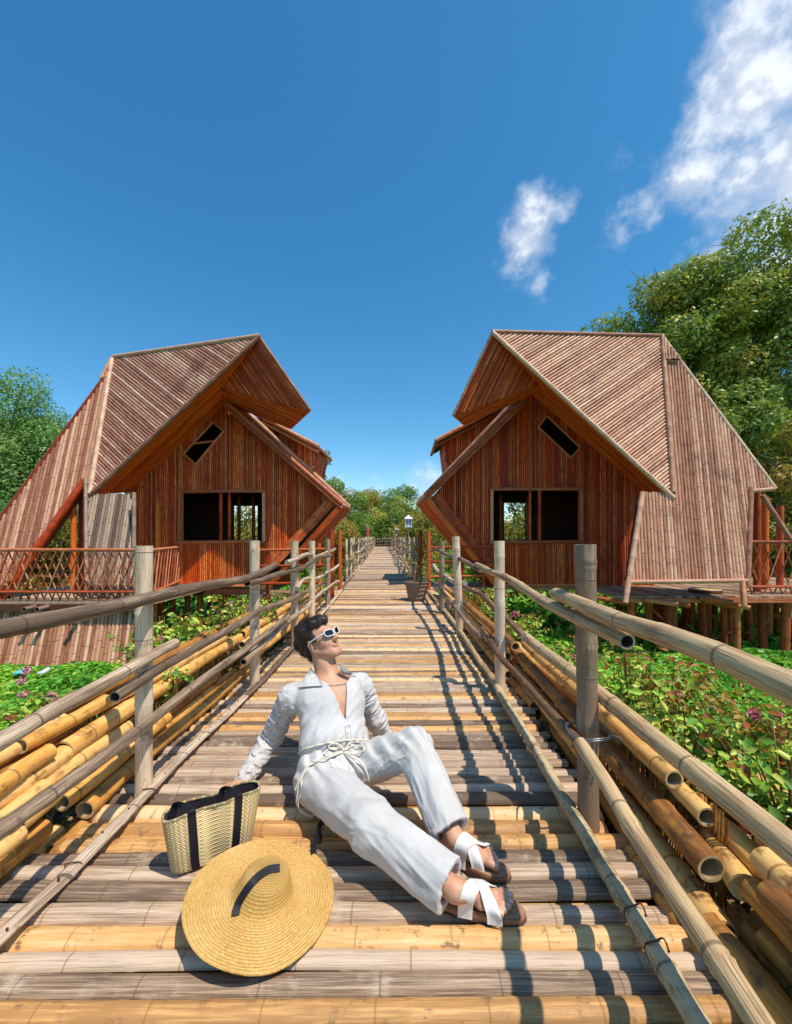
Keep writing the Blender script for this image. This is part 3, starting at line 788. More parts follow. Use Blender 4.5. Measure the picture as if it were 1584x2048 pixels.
# more poles packing the two stacks
rg = random.Random(44)
R_LAB = ['second thick pole', 'split pale pole', 'slim pole', 'mottled pole', 'straight golden pole', 'bent pole', 'dark streaked pole', 'smooth pole', 'knotty pole', 'pale yellow pole', 'short cut pole', 'dull brown pole', 'speckled pole', 'thin straight pole', 'ochre pole', 'weathered pole', 'cracked pole', 'stout golden pole', 'faded pole', 'pole with a dark ring', 'glossy yellow pole', 'dusty brown pole', 'slightly bowed pole', 'honey coloured pole', 'rough barked pole', 'narrow brown pole', 'sun bleached pole', 'greenish brown pole']
def fill(side, lst):
    for i, (x0, d0, z0, x1, d1, z1, r, m) in enumerate(lst):
        log(x0, d0, z0, x1, d1, z1, r, m, '%s %s the %s stack, %s' % (R_LAB[i % 28], ['low in', 'high in', 'inside', 'at the back of'][i % 4], side, ['near the photo border' if d0 < 1.2 else 'past the near post' if d0 < 2.6 else 'towards the houses'][0]), seed=100 + i + (50 if side == 'left' else 0))
fill('right', [(1.10, .50, .36, 1.12, 1.02, .36, .045, Y_), (1.04, .50, .07, 1.05, 1.16, .09, .052, Y_), (1.17, .55, .26, 1.18, 1.30, .27, .05, B_), (1.10, .5, .03, 1.12, 1.26, .04, .05, B_),
    (1.06, 1.40, .27, 1.10, 2.7, .28, .042, Y_), (1.05, 1.55, .12, 1.08, 3.4, .14, .05, B_), (.90, .5, -.12, .96, 1.3, -.10, .05, B_), (1.02, 1.2, -.06, 1.03, 2.9, -.05, .055, B_),
    (1.10, 2.0, .20, 1.06, 3.8, .22, .045, Y_), (.93, 2.9, .02, .90, 4.4, .02, .045, B_), (1.00, 3.5, .12, .92, 6.0, .12, .045, B_), (.98, 3.6, .26, .88, 6.2, .26, .045, Y_), (.84, 5.9, .28, .72, 8.6, .28, .05, B_), (.86, 6.0, .14, .74, 8.6, .14, .05, Y_),
    (1.00, .5, .28, 1.0, 1.10, .27, .042, B_), (.93, .5, .06, .93, 1.22, .07, .05, Y_), (1.12, 1.05, .20, 1.12, 1.60, .21, .05, Y_), (1.18, .7, .12, 1.18, 1.5, .13, .05, Y_), (.96, 1.5, -.03, .97, 2.6, -.02, .045, Y_),
    (1.12, 1.5, .33, 1.12, 2.3, .33, .04, Y_), (1.16, 1.2, .30, 1.18, 1.9, .30, .045, B_), (.90, .8, -.02, .91, 1.6, -.02, .042, B_), (1.06, .62, .00, 1.08, 1.32, .0, .045, Y_), (1.14, .55, .07, 1.15, 1.15, .07, .045, Y_)])
fill('left', [(-1.78, .8, .25, -1.77, 1.75, .27, .05, B_), (-1.62, .8, .10, -1.62, 1.62, .10, .055, Y_), (-1.70, 1.80, .16, -1.72, 3.2, .18, .05, B_), (-1.56, .8, -.02, -1.58, 1.5, .0, .05, B_),
    (-1.66, 2.1, .33, -1.62, 3.6, .34, .040, Y_), (-1.53, 1.9, .02, -1.55, 3.7, .03, .05, Y_), (-1.70, 3.3, .20, -1.68, 5.2, .20, .045, Y_), (-1.52, 3.6, .04, -1.52, 6.0, .05, .05, B_), (-1.55, 3.8, .22, -1.56, 6.4, .22, .045, Y_), (-1.58, 6.6, .28, -1.72, 8.2, .28, .05, Y_), (-1.56, 6.6, .12, -1.70, 8.2, .12, .05, B_),
    (-1.70, .8, .40, -1.70, 1.55, .40, .042, Y_), (-1.54, .8, .16, -1.55, 1.72, .17, .045, Y_), (-1.50, .8, .04, -1.50, 1.50, .05, .05, Y_), (-1.66, .8, .05, -1.66, 1.85, .06, .05, B_), (-1.60, 1.7, .15, -1.60, 2.3, .16, .05, Y_),
    (-1.48, 1.72, .10, -1.49, 2.5, .11, .045, Y_), (-1.70, 1.5, .26, -1.70, 2.1, .27, .045, Y_), (-1.46, 1.65, -.06, -1.47, 2.8, -.06, .045, B_), (-1.58, 1.4, .27, -1.60, 1.80, .28, .045, Y_), (-1.52, 1.3, -.06, -1.53, 1.75, -.05, .05, Y_)])
def wicker(x, y0, y1, z0, z1, label):
    mb = MB(); yy = y0
    while yy < y1:
        j = random.uniform(-.004, .004)
        h0 = z0 + random.uniform(-.02, .01)
        mb.tube([(x + j, yy, h0), (x - j + .01 * math.sin(yy * 40), yy + random.uniform(-.01, .01), (z0 + z1) / 2), (x + j, yy, z1 + random.uniform(-.015, .015))],
                random.uniform(.004, .0065), 'log_brown' if random.random() < .7 else 'log_yellow', 5, 'none')
        yy += random.uniform(.012, .019) if y0 < 3 else .03
    tag(mb.build('wicker_screen', None, loc=(x, y0, z0)), label, 'wicker screen', 'thin stick screens behind the stacked poles')
random.seed(8)
wicker(-1.70, .7, 3.8, -.08, .30, 'thin upright stick screen showing between the stacked poles on the left')
wicker(1.085, 1.35, 3.6, -.08, .30, 'thin upright stick screen showing between the stacked poles on the right')
wicker(-1.68, 3.8, 7.2, -.08, .28, 'farther stick screen on the left of the walkway')
wicker(.99, 3.6, 7.0, -.08, .28, 'farther stick screen on the right of the walkway')

# planter beds, filled with soil and dry leaves
def bed(x0, x1, y0, y1, zt, name='planter_bed'):
    mb = MB(); nx, ny = 6, int((y1 - y0) * 4)
    for j in range(ny + 1):
        for i in range(nx + 1):
            yy = y0 + (y1 - y0) * j / ny
            mb.vert((x0 + (x1 - x0) * i / nx + off(yy), yy, zt + random.uniform(-.03, .03)))
    for j in range(ny):
        for i in range(nx):
            a = j * (nx + 1) + i
            mb.face((a, a + 1, a + nx + 2, a + nx + 1), 'soil')
    b0 = [(x0, y0), (x1, y0), (x1, y1), (x0, y1)]
    for (p, q) in zip(b0, b0[1:] + b0[:1]):
        mb.poly([(p[0], p[1], POND - .1), (q[0], q[1], POND - .1), (q[0], q[1], zt + .02), (p[0], p[1], zt + .02)], 'pile_wood')
    return tag(mb.build(name), kind='structure')
plain('soil', (0.07, 0.042, 0.025), 0.9, 0.5, 25, bumpd=.02)
bed(-2.15, -1.40, .3, 8.0, -.16, 'soil')
bed(.88, 1.65, .3, 8.8, -.16, 'soil')
# ============================================================ houses
def plane3(a, b, c):
    a, b, c = Vector(a), Vector(b), Vector(c)
    return a, (b - a).cross(c - a).normalized()
def onp(pl, px, py):
    """where the sight line through a photo point meets a built plane (used once, to read a corner's place)"""
    p0, n = pl
    o = Vector((0, 0, H)); d = P(px, py, 1.0) - o
    return o + d * ((p0 - o).dot(n) / d.dot(n))
def quadmesh(mb, pts, m): mb.poly(pts, m)
def trim(parent, pts, r, m='trim_cane', seg=10, name='beam', sp=.4, amt=.06, ends='solid'):
    pp, rad = knobbly(pts, r, sp, amt)
    mb = MB(); mb.tube(pp, rad, m, seg, ends, 'cane_end_grey', 'cane_inside_dark')
    return mb.build(name, parent)
def canepart(parent, name, loops, d, pitch, m, facing, back='dark_gap', bulge=.5, backoff=0.0, seg=5, jag=.015, label=None):
    mb = MB(); canes(mb, loops, d, pitch, m, facing, seg=seg, back=back, bulge=bulge, backoff=backoff, jag=jag)
    return tag(mb.build(name, parent), label)
def prism(mb, pts, thick, m, r=None):
    """a flat board polygon given a thickness vector"""
    t = Vector(thick); pts = [Vector(p) for p in pts]
    mb.poly(pts, m, r); mb.poly([p + t for p in pts][::-1], m, r)
    for a, b in zip(pts, pts[1:] + pts[:1]):
        mb.poly([a, a + t, b + t, b], m, r)

def house(s):
    """s: dictionary of the corner points of one house"""
    par = empty('bamboo_house', s['loc'], s['label'], 'house', 'bamboo houses on stilts')
    sg = s['sg']                        # -1: left house, +1: right house (its walkway side is at -sg)
    DW = s['DW']
    W = lambda px, py, dd=0.0: P(px, py, DW + dd)
    A, B, C, D, E = s['A'], s['B'], s['C'], s['D'], s['E']
    F = W(*s['F']); WL = W(*s['WL'])
    # front slope of the roof
    pl = plane3(A, B, C)
    dv = onp(pl, *s['roofdir'][1]) - onp(pl, *s['roofdir'][0])
    canepart(par, 'roof', [[A, B, C]], dv, s['pitch'], s['roofm'], (0, -1, .3), jag=.01)
    # walkway-side slope, seen from above only from other places
    mb = MB()
    canes(mb, [[A, D, C]], E - D, .07, s['roofm'], (-sg, 0, 1), back='dark_gap')
    canes(mb, [[D, E, C]], E - D, .07, s['roofm'], (-sg, 0, 1), back='dark_gap')
    mb.build('rear_roof', par)
    mb = MB(); dn = Vector((0, 0, -.03))
    canes(mb, [[A + dn, D + dn, C + dn]], D - A, .05, 'wall_cane_dark', (sg, 0, -1), bulge=.3, jag=0, back='gate_red')
    canes(mb, [[D + dn, E + dn, C + dn]], D - A, .05, 'wall_cane_dark', (sg, 0, -1), bulge=.3, jag=0, back='gate_red')
    mb.build('soffit', par)
    # soffits, boarded along the rakes
    mb = MB()
    i1 = Vector(A).lerp(F, .30)
    canes(mb, [[A, B, WL]], B - A, .045, 'soffit_cane', (0, -1, -1), bulge=.22, jag=0, back='soffit_cane')
    canes(mb, [[A, WL, F]], B - A, .045, 'soffit_cane', (0, -1, -1), bulge=.22, jag=0, back='soffit_cane')
    mb.build('soffit', par)
    # wall
    wl = [W(*q) for q in s['wall']]
    win = [W(*q) for q in s['win']]; dia = [W(*q) for q in s['dia']]
    canepart(par, 'front_wall', [wl, win, dia], (0, 0, 1), .056, s['wallm'], (0, -1, 0), jag=.004)
    par_ = [W(q[0], q[1], -.14) for q in s['parapet']]
    canepart(par, 'parapet', [par_], (0, 0, 1), .052, s['wallm'], (0, -1, 0), jag=.004)
    mb = MB(); (pa, pb, pc, pd) = [Vector(q) for q in par_]
    mb.box((pa + pb) / 2 + Vector((0, .06, -.02)), ((pb - pa) / 2), (0, .08, 0), (0, 0, .02), 'trim_cane'); mb.build('sill', par)
    trim(par, [pa + Vector((-.02, -.03, 0)), pb + Vector((.02, -.03, 0))], .045, 'trim_cane')
    trim(par, [pd + Vector((-.02, -.03, 0)), pc + Vector((.02, -.03, 0))], .035, 'trim_cane')
    # window frame and its poles
    wd = empty('window', (win[0] + win[2]) / 2); wd.parent = par; wd.matrix_parent_inverse = Matrix.Translation(-Vector(par.location))
    wl_c = (win[0] + win[2]) / 2
    x0, x1 = min(p.x for p in win), max(p.x for p in win); z0, z1 = min(p.z for p in win), max(p.z for p in win)
    mb = MB()
    for zz in (z1 + .03, z0 - .03): mb.box(((x0 + x1) / 2, DW - .02, zz), ((x1 - x0) / 2 + .08, 0, 0), (0, .07, 0), (0, 0, .035), 'trim_cane')
    for xx in (x0 - .03, x1 + .03): mb.box((xx, DW - .02, (z0 + z1) / 2), (0, 0, (z1 - z0) / 2 - .008), (0, .067, 0), (.035, 0, 0), 'trim_cane')
    mb.build('frame', wd)
    for (px, dd, r) in s['mull']:
        q = P(px, 1030, DW + dd)
        mb = MB(); mb.tube([(q.x, q.y, z0 - .05), (q.x, q.y, z1 + .05)], r, 'gate_red' if dd > .5 else 'wall_cane', 10); mb.build('mullion', wd)
    # tilted little opening in the gable
    mb = MB(); dd_ = [p + Vector((0, -.03, 0)) for p in dia]
    for a, b in zip(dd_, dd_[1:] + dd_[:1]): mb.tube([a, b], .028, 'trim_cane', 8)
    if s.get('bar'): mb.tube([W(*s['bar'][0], .02), W(*s['bar'][1], .02)], .03, 'trim_cane', 8)
    mb.build('gable_opening_frame', par)
    # rooms: floor, dark inner walls, rear wall with its window
    DB = DW + 2.1
    f0, f1 = s['floorx']
    mb = MB(); mb.box(((f0 + f1) / 2, DW + 1.02, -.06), ((f1 - f0) / 2, 0, 0), (0, 1.1, 0), (0, 0, .05), 'floor_board'); mb.build('floor', par)
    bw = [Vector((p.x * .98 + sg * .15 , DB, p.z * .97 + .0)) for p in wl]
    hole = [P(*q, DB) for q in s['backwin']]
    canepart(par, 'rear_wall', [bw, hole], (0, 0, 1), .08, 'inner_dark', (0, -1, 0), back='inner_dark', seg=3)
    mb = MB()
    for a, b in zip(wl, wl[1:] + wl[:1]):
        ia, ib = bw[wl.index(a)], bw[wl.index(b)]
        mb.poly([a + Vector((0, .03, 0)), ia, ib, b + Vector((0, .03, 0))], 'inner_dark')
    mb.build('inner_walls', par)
    # walkway-side wing: slope above, shell below, plank on the wall edge
    Ff, Tf, Tb, Gf, Gb = s['Ff'], s['Tf'], s['Tb'], s['Gf'], s['Gb']
    Fb = Ff + Vector((0, Tb.y - Tf.y, 0))
    mb = MB(); canes(mb, [[Ff, Tf, Tb]], Tf - Ff, .07, s['roofm'], (-sg, 0, 1)); canes(mb, [[Ff, Tb, Fb]], Tf - Ff, .07, s['roofm'], (-sg, 0, 1)); mb.build('wing_roof', par)
    mb = MB(); canes(mb, [[Tf, Gf, Gb]], Gf - Tf, .055, 'wall_cane_dark', (-sg, 0, -1)); canes(mb, [[Tf, Gb, Tb]], Gf - Tf, .055, 'wall_cane_dark', (-sg, 0, -1)); mb.build('wing_underside', par)
    for dz, r in ((0.02, .060), (-.10, .045)):
        trim(par, [Ff + Vector((0, 0, dz)), Tf + Vector((0, 0, dz))], r, 'trim_cane')
    trim(par, [Ff + Vector((-sg * .12, .35, .12)), Tb + Vector((0, -.05, .05))], .062, 'ridge_cane')
    trim(par, [Tf + Vector((0, -.02, -.02)), Tb + Vector((0, .05, 0))], .035, 'trim_cane')
    a, b = W(*s['plank'][0], -.08), W(*s['plank'][1], -.08)
    dirp = (b - a).normalized(); nrm = Vector((dirp.z, 0, -dirp.x)).normalized() * .12
    mb = MB(); mb.box((a + b) / 2, (b - a) / 2, (0, .05, 0), nrm, 'wall_cane_dark'); mb.build('edge_plank', par)
    a2, b2 = Tf + Vector((0, .03, 0)), Gf + Vector((0, .03, 0))
    mb = MB(); mb.box((a2 + b2) / 2, (b2 - a2) / 2, (0, .05, 0), nrm * .5, 'soffit_cane'); mb.build('edge_plank', par)
    # dormer
    d1, d2, d3 = [P(q[0], q[1], 10.9) for q in s['dorm']]
    low = Vector((F.x, 10.9, F.z - .15)); dlow = d3 + Vector((sg * .12, 0, -.75)); flow = low + Vector((0, 0, -.9))
    mb = MB(); canes(mb, [[d1, d2, d3, dlow, flow, low]], (0, 0, 1), .06, 'wall_cane', (0, -1, 0))
    canes(mb, [[d2, dlow, dlow + Vector((0, 1.4, 0)), d2 + Vector((0, 1.4, 0))]], (0, 0, 1), .06, 'wall_cane', (-sg, 0, 0)); mb.build('dormer', par)
    r1, r2 = P(*s['dr'][0], 10.55), P(*s['dr'][1], 10.55)
    bk = Vector((0, 1.9, 0))
    mb = MB(); canes(mb, [[r1, r2, r2 + bk, r1 + bk]], r2 - r1, .07, s['roofm'], (-sg * .4, 0, 1)); mb.build('dormer_roof', par)
    trim(par, [r1, r2], .055, 'trim_cane'); trim(par, [r1 + Vector((0, .1, -.12)), r2 + Vector((0, .1, -.12))], .045, 'trim_cane')
    trim(par, [r2, r2 + bk], .04, 'trim_cane')
    # rake, ridge and eave poles
    trim(par, [Vector(A) + Vector((0, -.02, .03)), Vector(B) + Vector((0, -.02, .0))], .05, 'ridge_cane')
    trim(par, [Vector(A) + Vector((0, 0, .05)), Vector(C) + Vector((0, 0, .05))], .05, 'ridge_cane')
    trim(par, [A, D], .035, 'ridge_cane'); trim(par, [D, E], .03, 'trim_cane')
    return par

# ---- left house
KF = .32
def PL(px, py):
    k = (py - VY) / FPX
    return P(px, py, (7.64 + KF * 2.55) / (1 + KF * k))
A = P(520, 676, 8.82); B = PL(182, 990); C = PL(226, 718)
LH = dict(loc=(-5.0, 10.3, 0), sg=-1, DW=10.3, label='bamboo house left of the walkway, darker weathered roof, long slope down to the green pond',
    A=A, B=B, C=C, D=P(620, 820, 9.0), E=P(582, 856, 10.4), F=(458, 800), WL=(258, 984),
    roofdir=((300, 760), (400, 838)), roofm='roof_cane_left', wallm='wall_cane', pitch=.066,
    wall=[(458, 792), (662, 1000), (545, 1130), (520, 1175), (275, 1175), (240, 1175), (240, 996), (262, 974)],
    win=[(365, 987), (527, 985), (527, 1083), (365, 1083)], dia=[(427, 845), (448, 863), (393, 929), (368, 908)], bar=((388, 887), (436, 881)),
    parapet=[(357, 1085), (505, 1083), (505, 1172), (357, 1172)],
    mull=[(442, .02, .045), (459, .12, .04), (478, 1.5, .05), (507, 1.9, .05)],
    floorx=(-7.0, -3.3), backwin=[(466, 1012), (517, 1012), (517, 1100), (466, 1100)],
    Ff=P(452, 806, 9.9), Tf=P(684, 1009, 9.9), Tb=P(699, 1017, 11.4), Gf=Vector((-3.4, 9.9, 0)), Gb=Vector((-3.25, 11.4, 0)),
    plank=((664, 1002), (545, 1130)), dorm=((500, 832), (634, 901), (625, 944)), dr=((497, 820), (636, 893)))
random.seed(31)
lh = house(LH)
fd = PL(160, 1040) - PL(215, 760)
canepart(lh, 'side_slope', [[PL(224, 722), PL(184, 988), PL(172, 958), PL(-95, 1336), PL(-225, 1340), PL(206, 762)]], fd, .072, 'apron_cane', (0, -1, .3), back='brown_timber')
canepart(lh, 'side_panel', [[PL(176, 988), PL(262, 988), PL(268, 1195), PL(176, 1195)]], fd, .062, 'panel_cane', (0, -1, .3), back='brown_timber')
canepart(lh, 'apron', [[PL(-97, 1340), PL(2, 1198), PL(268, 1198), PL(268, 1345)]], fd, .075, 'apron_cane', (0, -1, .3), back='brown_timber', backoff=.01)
mb = MB(); th = Vector((0, .10, 0))
prism(mb, [PL(222, 726) + th * 1.2, PL(186, 980) + th * 1.2, PL(170, 958) + th, PL(-95, 1334) + th, PL(-218, 1338) + th, PL(208, 764) + th], (0, .12, -.05), 'brown_timber')
mb.build('side_slope_lining', lh)
trim(lh, [PL(226, 720) + Vector((0, -.03, .03)), PL(182, 988) + Vector((0, -.03, 0))], .05, 'ridge_cane')
trim(lh, [PL(206, 760), PL(-220, 1338)], .05, 'gate_red')
trim(lh, [PL(170, 960), PL(-95, 1336)], .075, 'wall_cane_dark', amt=.03)
trim(lh, [PL(175, 955) + Vector((0, -.05, 0)), PL(177, 1198) + Vector((0, -.05, 0))], .04, 'panel_cane')
trim(lh, [PL(222, 718), PL(224, 752)], .04, 'ridge_cane'); trim(lh, [PL(202, 756), PL(226, 752)], .045, 'trim_cane')
trim(lh, [PL(222, 718), PL(202, 758)], .04, 'trim_cane'); trim(lh, [PL(222, 716), PL(246, 716)], .04, 'trim_cane'); trim(lh, [PL(246, 718), PL(226, 752)], .04, 'trim_cane')
trim(lh, [P(257, 984, 10.1), P(274, 1172, 10.1)], .06, 'trim_cane')
trim(lh, [P(315, 990, 10.15), P(315, 1172, 10.15)], .055, 'soffit_cane', name='column')
trim(lh, [P(268, 985, 8.5), P(268, 1195, 8.3)], .04, 'panel_cane', name='column')
for (px, d, m_) in ((147, 8.9, 'soffit_cane'), (163, 9.3, 'gate_red'), (170, 9.0, 'gate_red')):
    q = P(px, 1090, d); mb = MB(); mb.tube([(q.x, d, -.05), (q.x, d, 2.3)], .06, m_, 10); mb.build('column', lh)
# terrace floor and stilts
mb = MB(); mb.box((-6.9, 9.05, -.06), (1.85, 0, 0), (0, 1.2, 0), (0, 0, .05), 'floor_board'); mb.build('terrace_floor', lh)
mb = MB(); mb.box((-6.9, 7.83, -.14), (1.86, 0, 0), (0, .04, 0), (0, 0, .07), 'brown_timber'); mb.build('terrace_beam', lh)
for (px, py) in ((48, 1219), (74, 1219), (140, 1221)):
    a = P(px, py, 7.55); mb = MB(); mb.tube([a, a + Vector((-.05, .7, .03))], .045, 'panel_cane', 12, 'hollow', 'cane_end_grey', 'cane_inside_dark'); mb.build('joist_end', lh)
for (px, d) in ((308, 8.6), (322, 9.2), (345, 9.6), (375, 10.2), (400, 10.3), (450, 10.4), (500, 10.4), (345, 11.6), (420, 12), (300, 10.5), (282, 9.8), (540, 10.6)):
    q = P(px, 1200, d); mb = MB(); mb.tube([(q.x, d, POND - .1), (q.x, d, -.1)], .07, 'pile_wood', 10); mb.build('stilt', lh)
mb = MB(); mb.box((-5.1, 10.12, -.15), (1.9, 0, 0), (0, .05, 0), (0, 0, .07), 'brown_timber'); mb.build('floor_beam', lh)

def lattice(name, p0, p1, h, label, pitch=.2, lean=.42, low=.16):
    par = empty(name, p0, label, 'railing', 'criss-cross terrace railings of the houses')
    p0, p1 = Vector(p0), Vector(p1); L = (p1 - p0).length; e = (p1 - p0).normalized()
    n = Vector((e.y, -e.x, 0))
    up = Vector((0, 0, 1))
    mb = MB(); pp, rad = knobbly([p0 + up * h - e * .1, p1 + up * h + e * .05], .036, .4, .07); mb.tube(pp, rad, 'trim_cane', 10, 'hollow', 'cane_end_grey', 'cane_inside_dark'); mb.build('top_rail', par)
    mb = MB(); mb.tube([p0 + up * low, p1 + up * low], .028, 'gate_red', 8); mb.tube([p0 + up * low + n * .05, p1 + up * low + n * .05], .02, 'trim_cane', 8); mb.build('lower_rail', par)
    mb = MB(); t = -lean
    hb = -.02; hh = h - hb
    while t < L + lean:
        for sgn, oo in ((1, .018), (-1, -.018)):
            a, b = t, t + sgn * lean
            za, zb = hb, h
            # clip to the panel
            def cl(a, za, b, zb):
                if a > b: a, za, b, zb = b, zb, a, za
                if b < 0 or a > L: return None
                if a < 0: za += (zb - za) * (0 - a) / (b - a); a = 0
                if b > L: zb = za + (zb - za) * (L - a) / (b - a); b = L
                return a, za, b, zb
            c = cl(a, za, b, zb)
            if c and c[2] - c[0] > .03:
                mb.tube([p0 + e * c[0] + up * c[1] + n * oo, p0 + e * c[2] + up * c[3] + n * oo], .0135, 'lattice_cane', 6, 'solid', 'cane_end_grey')
        t += pitch
    mb.build('lattice', par)
    for q in (p0 + e * .02, p1 - e * .02):
        mb = MB(); mb.tube([q + up * -.05, q + up * h], .03, 'gate_red', 8); mb.build('post', par)
    return par
random.seed(3)
lattice('terrace_railing', P(-200, 1199, 7.87).xy.to_3d(), P(290, 1199, 7.87).xy.to_3d(), .985, 'long criss-cross cane railing of the left house terrace, facing the pond', pitch=.155)
lattice('terrace_railing', P(303, 1199, 7.87).xy.to_3d(), P(357, 1172, 9.98).xy.to_3d(), .98, 'short criss-cross cane railing turning back to the left house wall', pitch=.24)

# ---- right house
KR = .281
def PR(px, py):
    k = (py - VY) / FPX
    return P(px, py, (8.0 + KR * .9) / (1 + KR * k))
RH = dict(loc=(4.5, 10.3, 0), sg=1, DW=10.3, label='bamboo house right of the walkway, pale tan roof, standing on red-brown stilts',
    A=P(984, 668, 8.9), B=PR(1346, 996), C=PR(1322, 676), D=P(907, 830, 9.2), E=P(928, 848, 10.1), F=(1058, 784), WL=(1288, 984),
    roofdir=((1330, 850), (1180, 962)), roofm='roof_cane_right', wallm='wall_cane_dark', pitch=.066,
    wall=[(1058, 776), (1288, 976), (1308, 994), (1308, 1172), (1010, 1172), (979, 1132), (870, 988)],
    win=[(985, 982), (1158, 981), (1158, 1083), (985, 1083)], dia=[(1093, 832), (1160, 896), (1141, 916), (1076, 855)],
    parapet=[(1005, 1085), (1158, 1083), (1158, 1170), (1005, 1170)],
    mull=[(1079, .02, .045), (1060, .12, .035), (1001, 1.5, .06), (1056, 1.8, .06)],
    floorx=(2.3, 6.3), backwin=[(1006, 1006), (1052, 1006), (1052, 1095), (1006, 1095)],
    Ff=P(1056, 792, 9.9), Tf=P(850, 992, 9.9), Tb=P(835, 1010, 11.0), Gf=Vector((2.28, 9.9, 0)), Gb=Vector((2.15, 11.0, 0)),
    plank=((868, 990), (981, 1134)), dorm=((1012, 822), (889, 884), (893, 930)), dr=((1014, 806), (872, 881)))
random.seed(37)
rh = house(RH)
rd = PR(1410, 1060) - PR(1385, 800)
canepart(rh, 'side_slope', [[PR(1322, 678), PR(1342, 985), PR(1281, 985), PR(1256, 1164), PR(1490, 1162), PR(1502, 986), PR(1547, 977)]], rd, .070, 'roof_cane_right', (0, -1, .3), back='dark_gap')
mb = MB(); th = Vector((0, .12, -.03))
prism(mb, [PR(1322, 682) + th, PR(1342, 985) + th, PR(1283, 985) + th, PR(1258, 1160) + th, PR(1488, 1158) + th, PR(1498, 988) + th, PR(1542, 977) + th], (0, .05, 0), 'brown_timber')
mb.build('side_slope_lining', rh)
trim(rh, [PR(1322, 672) + Vector((0, -.04, 0)), PR(1344, 985) + Vector((0, -.04, 0))], .055, 'ridge_cane')
trim(rh, [PR(1324, 674), PR(1550, 978)], .05, 'ridge_cane')
trim(rh, [PR(1256, 1164) + Vector((0, -.04, 0)), PR(1492, 1161) + Vector((0, -.04, 0))], .045, 'ridge_cane')
trim(rh, [PR(1283, 985) + Vector((0, -.04, 0)), PR(1248, 1205) + Vector((0, -.04, 0))], .055, 'ridge_cane')
trim(rh, [PR(1500, 976) + Vector((0, -.03, 0)), PR(1493, 1170) + Vector((0, -.03, 0))], .05, 'ridge_cane')
trim(rh, [PR(1502, 982), PR(1549, 978)], .045, 'ridge_cane')
trim(rh, [PR(1478, 1162) + Vector((0, -.08, 0)), PR(1482, 1212) + Vector((0, -.08, 0))], .05, 'trim_cane')
trim(rh, [PR(1296, 686), PR(1320, 699)], .05, 'ridge_cane'); trim(rh, [PR(1294, 684), PR(1322, 675)], .035, 'ridge_cane')
trim(rh, [PR(1328, 676), PR(1356, 723)], .04, 'ridge_cane'); trim(rh, [PR(1324, 722), PR(1357, 721)], .045, 'ridge_cane')
canepart(rh, 'roof_cap', [[PR(1322, 676) + Vector((0, -.08, 0)), PR(1357, 722) + Vector((0, -.08, 0)), PR(1325, 722) + Vector((0, -.08, 0))]], rd, .07, 'roof_cane_right', (0, -1, .3))
for (px, d, m_, zt) in ((1514, 9.2, 'gate_red', 2.3), (1530, 9.6, 'soffit_cane', 2.2), (1560, 9.8, 'gate_red', 2.0)):
    q = P(px, 1100, d); mb = MB(); mb.tube([(q.x, d, -.1), (q.x, d, zt)], .075, m_, 10); mb.build('column', rh)
trim(rh, [P(1524, 990, 8.9), P(1640, 1170, 8.6)], .05, 'ridge_cane')
# terrace
x0, x1 = P(1232, 1190, 8.45).x, 11.5
mb = MB()
xx = x0
while xx < x1:
    w_ = .14; mb.box((xx + w_ / 2, 10.4, -.03 + random.uniform(-.004, .004)), (0, 1.95, 0), (w_ / 2 - .004, 0, 0), (0, 0, .02), 'floor_board'); xx += w_
mb.build('terrace_floor', rh)
mb = MB(); mb.box(((x0 + x1) / 2, 8.46, -.10), ((x1 - x0) / 2, 0, 0), (0, .04, 0), (0, 0, .045), 'trim_cane'); mb.build('terrace_beam', rh)
random.seed(12)
for (px, d) in ((1262, 8.8), (1268, 9.6), (1296, 9.3), (1313, 9.9), (1337, 8.7), (1348, 9.6), (1372, 10.2), (1403, 8.9), (1418, 9.7), (1447, 8.7), (1462, 9.2), (1474, 8.6), (1494, 9.4), (1523, 8.8), (1538, 9.8), (1573, 8.6), (1600, 9.4), (1240, 10.3), (1385, 9.9), (1430, 10.4), (1505, 10.2), (1322, 10.8), (1255, 10.9), (1550, 10.4)):
    q = P(px, 1200, d); ln = random.uniform(-.05, .08); mb = MB(); mb.tube([(q.x + ln, d, POND - .1), (q.x, d, -.1)], random.uniform(.065, .09), 'pile_wood', 10); mb.build('stilt', rh)
for (a, b) in ((P(1470, 1260, 9), P(1330, 1315, 9.2)), (P(1300, 1215, 9.3), P(1390, 1300, 9.3))):
    trim(rh, [a, b], .035, 'pile_wood', name='brace')
for (px, py) in ((1256, 1206), (1356, 1209), (1381, 1212), (1470, 1205), (1478, 1212), (1501, 1216)):
    a = P(px, py, 8.05); mb = MB(); mb.tube([a, a + Vector((-.45, .35, .04))], .048, 'trim_cane', 12, 'hollow', 'ridge_cane', 'cane_inside_dark'); mb.build('joist_end', rh)
mb = MB(); mb.tube([P(1410, 1178, 9.0), P(1410, 1196, 9.0)], .32, 'brown_timber', 14); mb.build('drum_base', rh)
random.seed(4)
lattice('terrace_railing', (P(1484, 1180, 8.75).x, 8.75, 0), (11.4, 8.75, 0), 1.13, 'criss-cross cane railing of the right house terrace, at the right border', pitch=.22)
